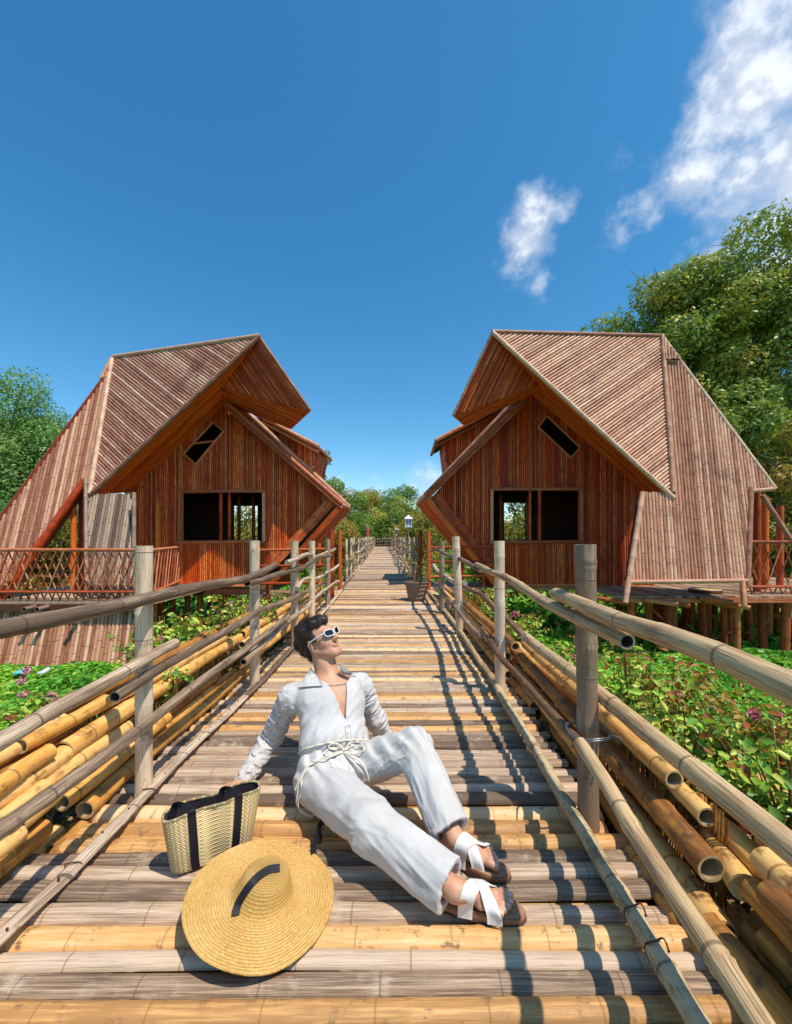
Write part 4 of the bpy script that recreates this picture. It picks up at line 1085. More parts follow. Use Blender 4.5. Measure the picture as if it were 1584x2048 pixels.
# ============================================================ foliage
def leaf_mesh(name, pos, nrm, size, mats_, mat_idx=None, aspect=.5, shape='diamond', rnd=None, fold=0.25):
    """many small leaves in one mesh; pos, nrm (N,3), size (N,)"""
    N = len(pos)
    rng = RNG
    t = rng.normal(size=(N, 3)); nrm = nrm / np.linalg.norm(nrm, axis=1, keepdims=True)
    t -= nrm * (t * nrm).sum(1, keepdims=True); t /= np.linalg.norm(t, axis=1, keepdims=True) + 1e-9
    b = np.cross(nrm, t)
    s = size[:, None]
    if shape == 'diamond':
        loc = [(-.5, 0, 0), (0, -aspect * .5, fold * .3), (.5, 0, 0), (0, aspect * .5, fold * .3)]
        faces = [(0, 1, 2, 3)]
    else:   # pointed oval folded on its midrib
        w = aspect
        loc = [(-.5, 0, .0), (0.02, 0, -fold * .25), (.5, 0, -fold * .1), (-.22, -w * .42, fold * .3), (.16, -w * .40, fold * .22), (-.22, w * .42, fold * .3), (.16, w * .40, fold * .22)]
        faces = [(0, 3, 4, 2, 1), (0, 1, 2, 6, 5)]
    K = len(loc)
    V = np.empty((N, K, 3), np.float32)
    for k, (x, y, z) in enumerate(loc):
        V[:, k] = pos + (t * x + b * y + nrm * z) * s
    me = bpy.data.meshes.new(name)
    nf = len(faces); fl = [len(f) for f in faces]
    me.vertices.add(N * K); me.vertices.foreach_set('co', V.reshape(-1))
    base = (np.arange(N) * K)[:, None]
    loops = np.concatenate([base + np.array(f)[None, :] for f in faces], axis=1).reshape(-1)
    me.loops.add(len(loops)); me.loops.foreach_set('vertex_index', loops.astype(np.int32))
    me.polygons.add(N * nf)
    tot = np.tile(np.array(fl), N); st = np.concatenate([[0], np.cumsum(tot)[:-1]])
    me.polygons.foreach_set('loop_start', st.astype(np.int32))
    for mn in mats_: me.materials.append(MATS[mn])
    if mat_idx is not None:
        me.polygons.foreach_set('material_index', np.repeat(mat_idx, nf).astype(np.int32))
    me.update(calc_edges=True)
    at = me.attributes.new('rnd', 'FLOAT', 'POINT')
    if rnd is None: rnd = rng.random(N)
    at.data.foreach_set('value', np.repeat(rnd, K).astype(np.float32))
    return me
def link(name, me, parent=None, label=None, cat=None, group=None, kind=None, loc=None):
    o = bpy.data.objects.new(name, me); COL.objects.link(o)
    if parent is not None: o.parent = parent
    if loc is not None: o.location = loc
    return tag(o, label, cat, group, kind)
def sph(n):
    v = RNG.normal(size=(n, 3)); return v / np.linalg.norm(v, axis=1, keepdims=True)
def crown(clumps, nleaf, size, droop=0.0):
    """leaves scattered through the outer shell of each clump (cx,cy,cz,r,flat)"""
    cl = np.array(clumps, float)
    w = cl[:, 3] ** 2; w /= w.sum()
    pick = RNG.choice(len(cl), nleaf, p=w)
    d = sph(nleaf)
    rad = cl[pick, 3] * (0.55 + 0.5 * RNG.random(nleaf) ** 0.6) * (1 + 0.18 * np.sin(d[:, 0] * 7 + pick) * np.cos(d[:, 2] * 6 + pick * 2))
    p = cl[pick, :3] + d * rad[:, None] * np.stack([np.ones(nleaf), np.ones(nleaf), cl[pick, 4]], 1)
    if droop: p[:, 2] -= droop * RNG.random(nleaf) ** 2 * cl[pick, 3]
    n = d * 0.8 + RNG.normal(size=(nleaf, 3)) * 0.6 + np.array([0, 0, .35])
    sz = size * (0.6 + 0.8 * RNG.random(nleaf))
    rnd = np.clip(RNG.random(nleaf) * .6 + RNG.random(len(cl))[pick] * .4, 0, 1)
    return p, n, sz, rnd
def limbs(mb, base, tips, r0, m='bark'):
    base = Vector(base)
    zt = sum(t[2] for t in tips) / len(tips)
    cx = sum(t[0] for t in tips) / len(tips) * .5 ; cy = sum(t[1] for t in tips) / len(tips) * .5
    fork = base + Vector((cx * .5, cy * .5, (zt - base.z) * .42))
    mb.tube([base - Vector((0, 0, .3)), base.lerp(fork, .5) + Vector((random.uniform(-.2, .2), 0, 0)), fork], [r0, r0 * .8, r0 * .62], m, 8, 'none')
    for t in tips:
        t = Vector(t); mid = fork.lerp(t, .5) + Vector((random.uniform(-.4, .4), random.uniform(-.4, .4), random.uniform(0, .5)))
        mb.tube([fork, mid, t], [r0 * .45, r0 * .28, r0 * .10], m, 6, 'none')
        for _ in range(3):
            q = mid.lerp(t, random.random()); e = q + Vector((random.uniform(-1, 1), random.uniform(-1, 1), random.uniform(.2, 1.1))) * (t - fork).length * .28
            mb.tube([q, q.lerp(e, .5) + Vector((0, 0, .1)), e], [r0 * .18, r0 * .12, r0 * .04], m, 5, 'none')
def tree(name, base, clumps, nleaf, size, leafm, r0, label, group, cat='tree', aspect=.5, droop=0.0, shape='diamond'):
    """clumps relative to base"""
    par = empty(name, base, label, cat, group)
    mb = MB(); limbs(mb, (0, 0, 0), [(c[0], c[1], c[2]) for c in clumps[:14]], r0)
    o = mb.build('trunk'); o.parent = par
    p, n, sz, rnd = crown(clumps, nleaf, size, droop)
    me = leaf_mesh('crown', p, n, sz, [leafm], aspect=aspect, rnd=rnd, shape=shape)
    link('crown', me, par)
    return par
def blob(h, w, n, r, seed, zlow=.35, flat=.8, sx=0.0):
    """clumps filling a rounded crown of height h and half-width w"""
    rr = random.Random(seed); out = []
    for i in range(n):
        t = rr.random(); z = h * (zlow + (1 - zlow) * t)
        ww = w * math.sqrt(max(.05, 1 - ((t - .35) / .75) ** 2))
        a = rr.random() * 6.283; q = math.sqrt(rr.random()) * ww
        out.append((math.cos(a) * q + sx * t, math.sin(a) * q, z - r * .6, r * rr.uniform(.65, 1.15), flat))
    return out
def at(px, py, d): 
    q = P(px, py, d); return q
random.seed(77)
GR = 'tall trees behind the right house'
def topz(py, d): return H - (py - VY) / FPX * d - POND
# right wood: (px centre, top py, depth, half width m, leaves, material, clump r, label)
for i, (px, py, d, w, nl, m_, r_, lab) in enumerate([
    (1225, 636, 27, 3.0, 14000, 'leaf_mid', 1.5, 'tree whose crown tip shows just above the ridge of the right house'),
    (1355, 560, 25, 4.0, 30000, 'leaf_dark', 1.6, 'dark tree above the roof cap of the right house, second step of the tree line'),
    (1470, 520, 24, 4.0, 30000, 'leaf_dark', 1.6, 'dark tree right of the roof cap, third step of the tree line'),
    (1590, 420, 23, 4.6, 36000, 'leaf_dark', 1.7, 'tallest dark tree, cut by the right border of the photo'),
    (1460, 800, 21, 2.6, 14000, 'leaf_dark', 1.1, 'dark lower tree beside the right edge of the tan roof'),
    (1575, 790, 17, 2.3, 20000, 'leaf_olive', 1.0, 'yellow-green tree in front of the dark wood at the right border'),
    (1420, 640, 30, 4.2, 14000, 'leaf_dark', 1.7, 'dark tree at the back of the right wood with sky showing through'),
    ]):
    q = at(px, py, d); h = topz(py, d)
    big = h > 9
    tree('broadleaf_tree', (q.x, d, POND), blob(h, w, 30 if big else 22, r_, 50 + i, zlow=.30 if big else .2), nl, .25 if d > 20 else .2, m_, .32 if big else .16, lab, GR)
tree('broadleaf_tree', (14.8, 16.5, POND), blob(4.6, 2.0, 16, .8, 71, zlow=.1), 14000, .15, 'leaf_olive', .1, 'olive bush-like tree right behind the right terrace posts', GR)
tree('broadleaf_tree', (20.5, 21, POND), blob(7.2, 3.2, 18, 1.2, 72, zlow=.1), 12000, .2, 'leaf_olive', .15, 'olive tree low at the right border behind the terrace railing', GR)
# left trees
GLt = 'pale green trees left of the left house'
for i, (px, py, d, w, nl, m_, r_, lab) in enumerate([
    (-5, 738, 21, 3.4, 60000, 'leaf_light', 1.3, 'pale green drooping tree at the left border, the tallest on that side'),
    (80, 838, 22, 2.4, 26000, 'leaf_light', 1.1, 'yellow-green tree between the left border tree and the long house slope'),
    (118, 852, 26, 2.0, 10000, 'leaf_mid', .9, 'small yellowish crown touching the long slope of the left house'),
    (130, 990, 16, 2.0, 9000, 'leaf_olive', .8, 'olive shrubby tree seen through the opening under the long slope'),
    (30, 980, 18, 2.4, 12000, 'leaf_mid', .9, 'green bushy tree low at the left border, below the pale crown'),
    ]):
    q = at(px, py, d); h = topz(py, d)
    tree('willowy_tree', (q.x, d, POND), blob(h, w, 40 if i == 0 else 26, r_, 90 + i, zlow=.10), nl, .19, m_, .16, lab, GLt, aspect=.32, droop=.9)
# middle distance
GM = 'trees at the far end of the walkway'
for i, (px, py, d, w, nl, m_, r_, lab) in enumerate([
    (650, 900, 30, 2.3, 15000, 'leaf_dry', .85, 'half bare brownish tree beside the dormer of the left house'),
    (625, 985, 34, 2.6, 8000, 'leaf_olive', 1.0, 'olive tree just behind the tip of the left house'),
    (688, 955, 40, 2.6, 11000, 'leaf_mid', 1.0, 'slim green tree right of the half bare one'),
    (722, 975, 58, 3.6, 9000, 'leaf_olive', 1.5, 'dull green tree in the dip of the far tree line'),
    (752, 978, 70, 4.4, 9000, 'leaf_olive', 1.8, 'brown-green rounded crown in the dip of the far tree line'),
    (815, 958, 60, 5.0, 16000, 'leaf_mid', 1.7, 'broad rounded green tree behind the white lanterns, highest of the far ones'),
    (775, 990, 55, 3.4, 9000, 'leaf_dark', 1.4, 'darker green tree left of the broad rounded one'),
    (862, 985, 50, 3.6, 9000, 'leaf_olive', 1.4, 'olive tree just left of the tip of the right house'),
    (850, 1020, 36, 2.6, 8000, 'leaf_olive', 1.0, 'low olive tree between the lanterns and the right house'),
    (700, 1015, 44, 3.2, 8000, 'leaf_mid', 1.2, 'low green tree over the far left railing'),
    (745, 1030, 62, 5.0, 10000, 'leaf_olive', 1.6, 'low olive thicket where the walkway ends'),
    (655, 1035, 26, 1.9, 6000, 'leaf_olive', .8, 'low bushy tree behind the left red posts'),
    (815, 1040, 56, 3.6, 7000, 'leaf_dry', 1.3, 'reedy pale thicket under the lanterns'),
    ]):
    q = at(px, py, d); h = topz(py, d)
    tree('broadleaf_tree', (q.x, d, POND), blob(h, w, 18, r_, 120 + i, zlow=.1), nl, .28 if d > 45 else .2, m_, .14, lab, GM)
# trees standing round behind the houses: one crown each, copied
hid = tree('broadleaf_tree', (-11, 19, POND), blob(4.6, 2.4, 18, .95, 151, zlow=.05), 14000, .17, 'leaf_olive', .12, 'olive tree behind the left house, seen through its window', 'bushy trees behind the houses')
def copy_tree(o, loc, rz, sc, label):
    c = o.copy(); COL.objects.link(c); c.location = loc; c.rotation_euler = (0, 0, rz); c.scale = (sc,) * 3; c['label'] = label
    for ch in list(o.children):
        k = ch.copy(); COL.objects.link(k); k.parent = c
    return c
copy_tree(hid, (4.9, 19, POND), 2.0, 1.0, 'olive tree behind the right house, seen through its window')
copy_tree(hid, (-8.0, 20, POND), 4.0, .9, 'second olive tree behind the left house, farther right through its window')
copy_tree(hid, (-15.5, 17, POND), 1.0, .95, 'olive tree behind the columns under the long slope of the left house')
copy_tree(hid, (8.5, 20, POND), 3.0, 1.0, 'olive tree hidden mostly by the right house, at its middle')
copy_tree(hid, (12.2, 18, POND), 5.0, .9, 'olive tree behind the stilts of the right terrace')
copy_tree(hid, (-5.5, 24, POND), .5, 1.0, 'olive tree between the left house and the far trees')
copy_tree(hid, (4.6, 28, POND), 1.5, 1.1, 'olive tree between the right house and the far trees')
# far wood closing the view all round, nobody could count it
pts = []
for i in range(210):
    a = -1.45 + 2.9 * i / 209
    d = random.uniform(72, 95); pts.append((math.sin(a) * d, math.cos(a) * d, POND + random.uniform(1.0, 5.5), random.uniform(2.6, 4.2), .9))
p, n, sz, rnd = crown(pts, 60000, .62)
link('far_wood', leaf_mesh('far_wood', p, n, sz, ['leaf_mid'], rnd=rnd), kind='stuff')
# reeds and ground cover beside the far walkway
p = np.stack([RNG.uniform(-12, 12, 26000), RNG.uniform(9, 48, 26000), RNG.random(26000) ** 2 * .9 + POND], 1)
keep = np.abs(p[:, 0] + 0.24 + .0575 * np.maximum(0, p[:, 1] - 5)) > 1.3
p = p[keep]; n = RNG.normal(size=p.shape) + np.array([0, 0, .8])
link('ground_cover', leaf_mesh('ground_cover', p, n, .16 + RNG.random(len(p)) * .2, ['leaf_pond', 'leaf_olive'], mat_idx=(RNG.random(len(p)) < .45).astype(int)), kind='stuff')

# ------------------------------------------------------------ floating pond plants
def pondmat(name, x0, x1, y0, y1, N, size, zt=.12, mask=None):
    x = RNG.uniform(x0, x1, N); y = RNG.uniform(y0, y1, N)
    hh = .5 + .5 * np.sin(x * 3.1 + np.sin(y * 2.3) * 2) * np.cos(y * 3.7 + x)
    z = POND + .02 + zt * hh * RNG.random(N) ** .5 + .03
    p = np.stack([x, y, z], 1)
    if mask is not None: p = p[mask(x, y)]
    n = RNG.normal(size=p.shape) * .38 + np.array([0, 0, 1.0])
    sz = size * (.6 + .8 * RNG.random(len(p)))
    rnd = np.clip(.5 + .3 * np.sin(p[:, 0] * 1.7 + 1) * np.sin(p[:, 1] * 2.1) + RNG.normal(size=len(p)) * .18, 0, 1)
    return link(name, leaf_mesh(name, p, n, sz, ['leaf_pond', 'leaf_shrub'], mat_idx=(RNG.random(len(p)) < .3).astype(int), aspect=.85, shape='leaf', rnd=rnd, fold=.5), kind='stuff')
pondmat('pond_plants', -9.5, -2.2, 3.4, 7.9, 42000, .085, mask=lambda x, y: x > -1.28 * y - .8)
pondmat('pond_plants', 1.7, 10.0, 2.6, 7.6, 40000, .080, mask=lambda x, y: x < 1.15 * y + 1.0)
pondmat('pond_plants', 2.0, 16.0, 7.6, 16.0, 30000, .13)
pondmat('pond_plants', -14.0, -2.0, 7.9, 16.0, 12000, .13)

# ------------------------------------------------------------ shrubs in the beds
def shrub(base, h, w, nst, nleaf, lsize, label, group, rust=.15, flowers=(), petal='petal_pink', seed=0, leaf='leaf_shrub', fl_n=70, fl_s=.022, fl_r=.035, name='flowering_shrub', lean=0.0):
    rng = random.Random(seed)
    if len(flowers) == 0 and base[0] > 0 and base[1] < 6.5 and seed % 2: flowers = [(w * rng.uniform(-.6, .3), -w * rng.uniform(.3, .8), h * rng.uniform(.6, .95))]; fl_r = .028; fl_s = .026; fl_n = 36
    par = empty(name, base, label, 'shrub', group)
    mb = MB(); P_, N_ = [], []; tips = []
    for i in range(nst):
        a = rng.random() * 6.283; q = math.sqrt(rng.random()) * w
        tip = Vector((math.cos(a) * q + lean * rng.random(), math.sin(a) * q, h * rng.uniform(.55, 1.0)))
        mid = Vector((tip.x * .35, tip.y * .35, tip.z * .6))
        b0 = Vector((tip.x * .15, tip.y * .15, -.1))
        mb.tube([b0, mid, tip], [.006, .005, .0025], 'stem_green', 5, 'none')
        tips.append(tip)
        k = max(3, nleaf // nst)
        for j in range(k):
            t = rng.random() ** .7
            c = b0.lerp(mid, t * 2) if t < .5 else mid.lerp(tip, t * 2 - 1)
            r_ = lsize * rng.uniform(.5, 1.6)
            an = rng.random() * 6.283
            dr = Vector((math.cos(an), math.sin(an), rng.uniform(-.2, .5)))
            P_.append(c + dr * r_); N_.append((dr.x * .55, dr.y * .55, .75))
    o = mb.build('stem'); o.parent = par
    P_ = np.array(P_); N_ = np.array(N_) + RNG.normal(size=(len(P_), 3)) * .28
    sz = lsize * (.6 + .9 * RNG.random(len(P_)))
    zf = P_[:, 2] / h
    isr = (RNG.random(len(P_)) < rust * (0.4 + 1.2 * zf)).astype(int)
    link('foliage', leaf_mesh('foliage', P_, N_, sz, [leaf, 'leaf_rust'], mat_idx=isr, aspect=.62, shape='leaf', fold=.45), par)
    for (fx, fy, fz) in flowers:
        d = sph(fl_n); p = np.array([fx, fy, fz]) + d * fl_r * RNG.random((fl_n, 1)) ** .4
        link('flower', leaf_mesh('flower', p, d + RNG.normal(size=d.shape) * .4, fl_s * (.7 + .6 * RNG.random(fl_n)), [petal], aspect=.8, shape='leaf', fold=.5), par)
    return par
GS = 'flowering shrubs growing in the beds beside the walkway'
# right bed
shrub((1.38, 1.18, -.14), .56, .22, 18, 520, .050, 'leafy green shrub at the right border above the bamboo stack', GS, .04, seed=1)
shrub((1.48, 1.55, -.16), .66, .30, 22, 640, .050, 'dense green shrub with a pink blossom touching the second right rail', GS, .10, [(-.24, -.10, .36)], seed=2, fl_r=.025, fl_s=.03, fl_n=24)
shrub((2.0, 1.85, -.45), .85, .36, 20, 600, .052, 'green shrub with a small orange tip, farther from the rail at the right border', GS, .14, seed=3)
shrub((1.40, 2.0, -.16), .58, .28, 20, 580, .048, 'green shrub with a single magenta blossom right of the near right post', GS, .12, [(-.16, -.22, .44)], seed=4, fl_r=.022, fl_s=.03, fl_n=24)
shrub((1.82, 2.3, -.20), .60, .34, 20, 560, .048, 'green shrub mixed with rusty leaves in the middle of the right bed', GS, .35, seed=5)
shrub((1.40, 2.5, -.14), .78, .20, 14, 340, .046, 'tall sprig of green leaves with orange buds behind the near right post', GS, .22, seed=6)
shrub((2.4, 2.6, -.55), .85, .42, 20, 560, .052, 'rust-leaved shrub sloping down to the pond on the right', GS, .65, seed=7)
shrub((3.0, 3.0, -.75), .85, .5, 20, 520, .055, 'brown and rusty shrub nearest to the pond on the right', GS, .85, seed=8)
shrub((2.05, 3.1, -.35), .70, .40, 20, 520, .050, 'rusty orange shrub below the right house stilts', GS, .7, seed=9)
for i, (x, y_, ru, lab) in enumerate([(1.22, 3.15, .08, 'bright green shrub between the first and second right posts'), (1.52, 3.5, .15, 'green shrub behind the bright one, below the right house parapet'),
                                      (1.22, 4.3, .1, 'green shrub left of the second right post'), (1.45, 5.0, .45, 'orange tinged shrub left of the second right post, in front of the right house'), (1.15, 5.7, .25, 'yellowish green shrub by the third right post'),
                                      (1.2, 6.8, .55, 'rusty shrub beside the right house corner'), (1.6, 7.6, .3, 'low shrub under the right house wing')]):
    fl_ = []
    if i == 0: fl_ = [(-.12, -.34, .34), (-.02, -.36, .30), (.08, -.34, .32), (-.18, -.28, .30)]
    if i == 2: fl_ = [(-.05, -.3, .32)]
    if i == 3: fl_ = [(-.2, .1, .42), (-.05, .1, .42)]
    shrub((x, y_, -.16), .50, .32, 20, 560, .046, lab, GS, ru, fl_, seed=20 + i, petal='petal_pink', fl_r=.05, fl_s=.022, fl_n=80)
# left bed
shrub((-1.98, 3.35, -.12), .72, .28, 18, 420, .055, 'lime green sprig with large pointed leaves between the left posts', GS, .10, [(.0, -.1, .55)], seed=41, petal='petal_pale', fl_r=.03, fl_s=.02, fl_n=30)
shrub((-1.85, 3.75, -.10), .78, .36, 26, 680, .046, 'dark green shrub with pale pink and rusty blossoms in front of the left parapet', GS, .2, [(-.1, -.1, .55), (.05, -.2, .50), (.2, -.1, .48)], seed=42, petal='petal_pale', fl_r=.035, fl_s=.02, fl_n=40)
shrub((-1.75, 4.6, -.1), .72, .36, 24, 560, .045, 'green shrub behind the second left post', GS, .12, [(0, -.1, .55)], seed=43, petal='petal_pale')
shrub((-1.72, 3.0, -.02), .36, .12, 8, 110, .045, 'yellowish twigs with orange tips spilling over the left bamboo stack', GS, .55, [(.02, -.05, .33), (.1, -.02, .3)], seed=44, petal='petal_pale', fl_r=.025, fl_s=.02, fl_n=26)
shrub((-1.58, 2.72, .22), .14, .12, 6, 60, .045, 'green sprig with lilac petals hanging over the yellow poles on the left', GS, .15, [(0, 0, .1)], seed=45, petal='petal_pale', fl_r=.03, fl_s=.02, fl_n=24)
shrub((-1.85, 5.6, -.1), .52, .34, 16, 330, .046, 'green and yellow shrub beside the third left post', GS, .3, seed=46)
shrub((-1.95, 6.7, -.1), .5, .34, 14, 300, .046, 'shrub beside the fourth left post', GS, .2, seed=47)
shrub((-2.55, 4.3, -.5), .95, .40, 24, 560, .05, 'bushy green and red shrub below the left hut wall, beside its piles', GS, .35, [(-.1, -.3, .85), (.15, -.3, .8)], seed=54, petal='petal_orange', fl_r=.04, fl_s=.03, fl_n=40)
shrub((-2.3, 5.6, -.4), .85, .42, 24, 520, .05, 'yellow-green shrub with pink blossoms under the left hut wing', GS, .25, [(0, -.3, .75), (.2, -.3, .7)], seed=55, petal='petal_pink', fl_r=.04, fl_s=.03, fl_n=40)
shrub((-3.2, 5.2, -.9), 1.1, .5, 24, 520, .06, 'tall leafy shrub standing between the pond and the left hut parapet', GS, .2, [(.1, -.4, .95)], seed=56, petal='petal_pale', fl_r=.05, fl_s=.03, fl_n=40)
shrub((-1.98, 2.05, .20), .20, .18, 9, 130, .038, 'small green sprigs peeping over the near left bamboo stack', GS, .2, seed=48)
shrub((-3.0, 3.25, -.85), .80, .26, 12, 300, .055, 'tall stalk with pink blossoms standing in the pond plants on the left', GS, .05, [(-.1, 0, .82), (-.12, 0, .93), (-.1, .02, 1.0), (.12, 0, .80), (.17, 0, .78)], seed=49, petal='petal_pale', fl_r=.035, fl_s=.028, fl_n=40)
shrub((-4.6, 5.3, -1.2), .40, .30, 14, 260, .06, 'dull olive weed at the foot of the left house apron', GS, .35, seed=50, leaf='leaf_olive')
shrub((-3.4, 3.4, -1.1), .42, .34, 16, 360, .06, 'leafy green clump with a big orange blossom on the left pond', GS, .12, [(-.24, -.2, .42), (-.18, -.2, .44), (-.3, -.2, .42)], seed=51, petal='petal_orange', fl_r=.05, fl_s=.04, fl_n=50)
shrub((-2.75, 2.6, -.9), .40, .30, 14, 260, .05, 'green clump with rusty shoots just above the second left rail', GS, .35, seed=52)
shrub((-3.9, 3.2, -1.15), .32, .3, 12, 220, .05, 'yellow-green clump with orange shoots at the left border of the pond', GS, .4, seed=53)
for i, (x, y_, lab) in enumerate([(-1.33, 1.75, 'tuft of bright leaves under the near left post'), (-1.52, 1.32, 'tuft of bright leaves in the gap at the lower left border')]):
    shrub((x, y_, -.30), .20, .16, 8, 150, .05, lab, GS, .02, seed=60 + i, name='leaf_tuft')
# litter and grass under the right kerb
def scatter(name, x0, x1, y0, y1, z, N, size, mats_, up=1.0, aspect=.45):
    p = np.stack([RNG.uniform(x0, x1, N), RNG.uniform(y0, y1, N), z + RNG.random(N) * .05], 1)
    p[:, 0] += np.array([off(v) for v in p[:, 1]])
    n = RNG.normal(size=(N, 3)) * .5 + np.array([0, 0, up])
    link(name, leaf_mesh(name, p, n, size * (.5 + RNG.random(N)), mats_, mat_idx=RNG.integers(0, len(mats_), N), aspect=aspect, shape='leaf'), kind='stuff')
scatter('dry_leaves', .86, 1.65, .5, 8.0, -.15, 5200, .05, ['leaf_litter', 'leaf_litter', 'leaf_rust'])
scatter('dry_leaves', -2.15, -1.4, .8, 8.0, -.15, 4200, .05, ['leaf_litter', 'leaf_litter', 'leaf_shrub'])
scatter('dry_leaves', 1.65, 3.6, 1.6, 5.5, -1.24, 9000, .07, ['leaf_litter', 'leaf_rust', 'leaf_olive'])
mb = MB(); rg = random.Random(9)
for i in range(150):
    x = rg.choice((rg.uniform(.84, .93), rg.uniform(.84, 1.0))); yy = rg.uniform(.8, 3.0); h_ = rg.uniform(.05, .14)
    a = rg.random() * 6.283; b_ = Vector((x, yy, -.17)); t_ = b_ + Vector((math.cos(a) * .05, math.sin(a) * .05, h_)); w_ = Vector((-math.sin(a), math.cos(a), 0)) * .0045
    mb.poly([b_ - w_, b_ + w_, b_.lerp(t_, .6) + w_ * .8, t_, b_.lerp(t_, .6) - w_ * .8], 'leaf_shrub')
tag(mb.build('grass'), kind='stuff')

# ============================================================ small far things
def lantern(px, py, d, label, s=1.0):
    q = P(px, py, d)
    par = empty('lantern_post', (q.x, d, POND), label, 'lantern', 'white lanterns on poles')
    mb = MB(); mb.tube([(q.x, d, POND), (q.x, d, q.z - .26 * s)], .045, 'post_grey', 8); mb.build('pole', par)
    mb = MB(); w = .20 * s; h_ = .26 * s
    for sx in (-1, 1):
        for sy in (-1, 1): mb.box((q.x + sx * w, d + sy * w, q.z), (.025, 0, 0), (0, .025, 0), (0, 0, h_), 'lamp_white')
    for zz in (-h_, h_): mb.box((q.x, d, q.z + zz), (w + .05, 0, 0), (0, w + .05, 0), (0, 0, .03), 'lamp_white')
    mb.box((q.x, d, q.z), (.03, 0, 0), (0, w - .01, 0), (0, 0, h_ * .95), 'lamp_white')
    mb.build('frame', par)
    mb = MB(); mb.box((q.x, d, q.z), (w * .93, 0, 0), (0, w * .93, 0), (0, 0, h_ * .94), 'lamp_glass'); mb.build('glass', par)
    mb = MB(); t = (q.x, d, q.z + h_ + .28 * s); c = [(q.x + a * (w + .1), d + b * (w + .1), q.z + h_ + .02) for a, b in ((-1, -1), (1, -1), (1, 1), (-1, 1))]
    for i in range(4): mb.poly([c[i], c[(i + 1) % 4], t], 'lamp_white')
    mb.poly(c[::-1], 'lamp_white'); mb.build('roof', par)
lantern(817, 1046, 27, 'taller white lantern with a pointed roof on a pole right of the walkway')
lantern(793, 1065, 36, 'smaller white lantern farther back, left of the taller one', .9)
q = P(733, 1066, 36)
fpar = empty('flag', (q.x, 36, POND), 'furled red flag hanging on a pole by the far left railing', 'flag')
mb = MB(); mb.tube([(q.x, 36, POND), (q.x, 36, q.z + .75)], .03, 'post_grey', 6); mb.build('pole', fpar)
mb = MB()
pr = [(0, .7), (.06, .55), (.10, .2), (.14, -.2), (.16, -.6)]
for k in range(10):
    a0, a1 = k / 10 * 6.283, (k + 1) / 10 * 6.283
    for (r0, z0), (r1, z1) in zip(pr, pr[1:]):
        f = lambda a, r: (q.x + .08 + math.cos(a) * (r + .02) * (1 + .3 * math.sin(a * 3)), 36 + math.sin(a) * (r + .02) * .5)
        mb.face([mb.vert((*f(a0, r0), q.z + z0)), mb.vert((*f(a1, r0), q.z + z0)), mb.vert((*f(a1, r1), q.z + z1)), mb.vert((*f(a0, r1), q.z + z1))], 'flag_red')
mb.build('cloth', fpar)
# far cross fence at the turn
ff = empty('far_fence', (-3, 50.5, 0), 'pale pole fence crossing behind the far end of the walkway', 'fence')
for i in range(26):
    x = -6.5 + i * .3; mb = MB(); mb.tube([(x, 50.6, -1.3), (x, 50.6, 1.0 + random.uniform(-.1, .25))], .05, 'post_grey', 6); mb.build('post', ff)
for z in (.25, .6, .95): mb = MB(); mb.tube(wavy((-6.6, 50.5, z), (1.2, 50.5, z), 10, .05), .04, 'rail_grey', 6); mb.build('rail', ff)
# basket planter
bx, by = .22, 7.85
bp = empty('basket_planter', (bx, by, 0), 'brown woven basket planter with bare twigs at the right edge of the walkway', 'planter')
mb = MB(); prof = [(.145, 0), (.165, .10), (.185, .2), (.205, .32), (.215, .36), (.185, .36), (.18, .26)]
for k in range(20):
    a0, a1 = k / 20 * 6.283, (k + 1) / 20 * 6.283
    for (r0, z0), (r1, z1) in zip(prof, prof[1:]):
        mb.face([mb.vert((bx + math.cos(a) * r * 1.1, by + math.sin(a) * r, z + .01), z * 4, a, .5) for (a, r, z) in ((a0, r0, z0), (a1, r0, z0), (a1, r1, z1), (a0, r1, z1))], 'basket_brown')
mb.build('basket', bp)
mb = MB()
for z in (.05, .13, .21, .29, .35):
    rr0 = .148 + z * .19; mb.tube([(bx + math.cos(i / 20 * 6.283) * rr0 * 1.1, by + math.sin(i / 20 * 6.283) * rr0, z + .01) for i in range(21)], .009, 'basket_brown', 5, 'none')
mb.build('band', bp)
mb = MB(); mb.poly([(bx + math.cos(i / 16 * 6.283) * .19, by + math.sin(i / 16 * 6.283) * .175, .27) for i in range(16)], 'soil'); mb.build('soil', bp)
mb = MB(); rg = random.Random(2); tw = []
for i in range(26):
    a = rg.random() * 6.283; l = rg.uniform(.2, .55); b_ = Vector((bx, by, .27)); t_ = b_ + Vector((math.cos(a) * .2, math.sin(a) * .16, l))
    mb.tube([b_, b_.lerp(t_, .5) + Vector((0, 0, .06)), t_], [.006, .005, .002], 'bark', 5, 'none'); tw.append(t_)
mb.build('twig', bp)
p = np.array([list(t_ + Vector((rg.uniform(-.05, .05), rg.uniform(-.05, .05), rg.uniform(-.1, .03)))) for t_ in tw for _ in range(5)]) - np.array([bx, by, 0])
link('leaves', leaf_mesh('leaves', p, RNG.normal(size=p.shape), np.full(len(p), .05), ['leaf_litter', 'leaf_olive'], mat_idx=RNG.integers(0, 2, len(p)), shape='leaf'), bp)
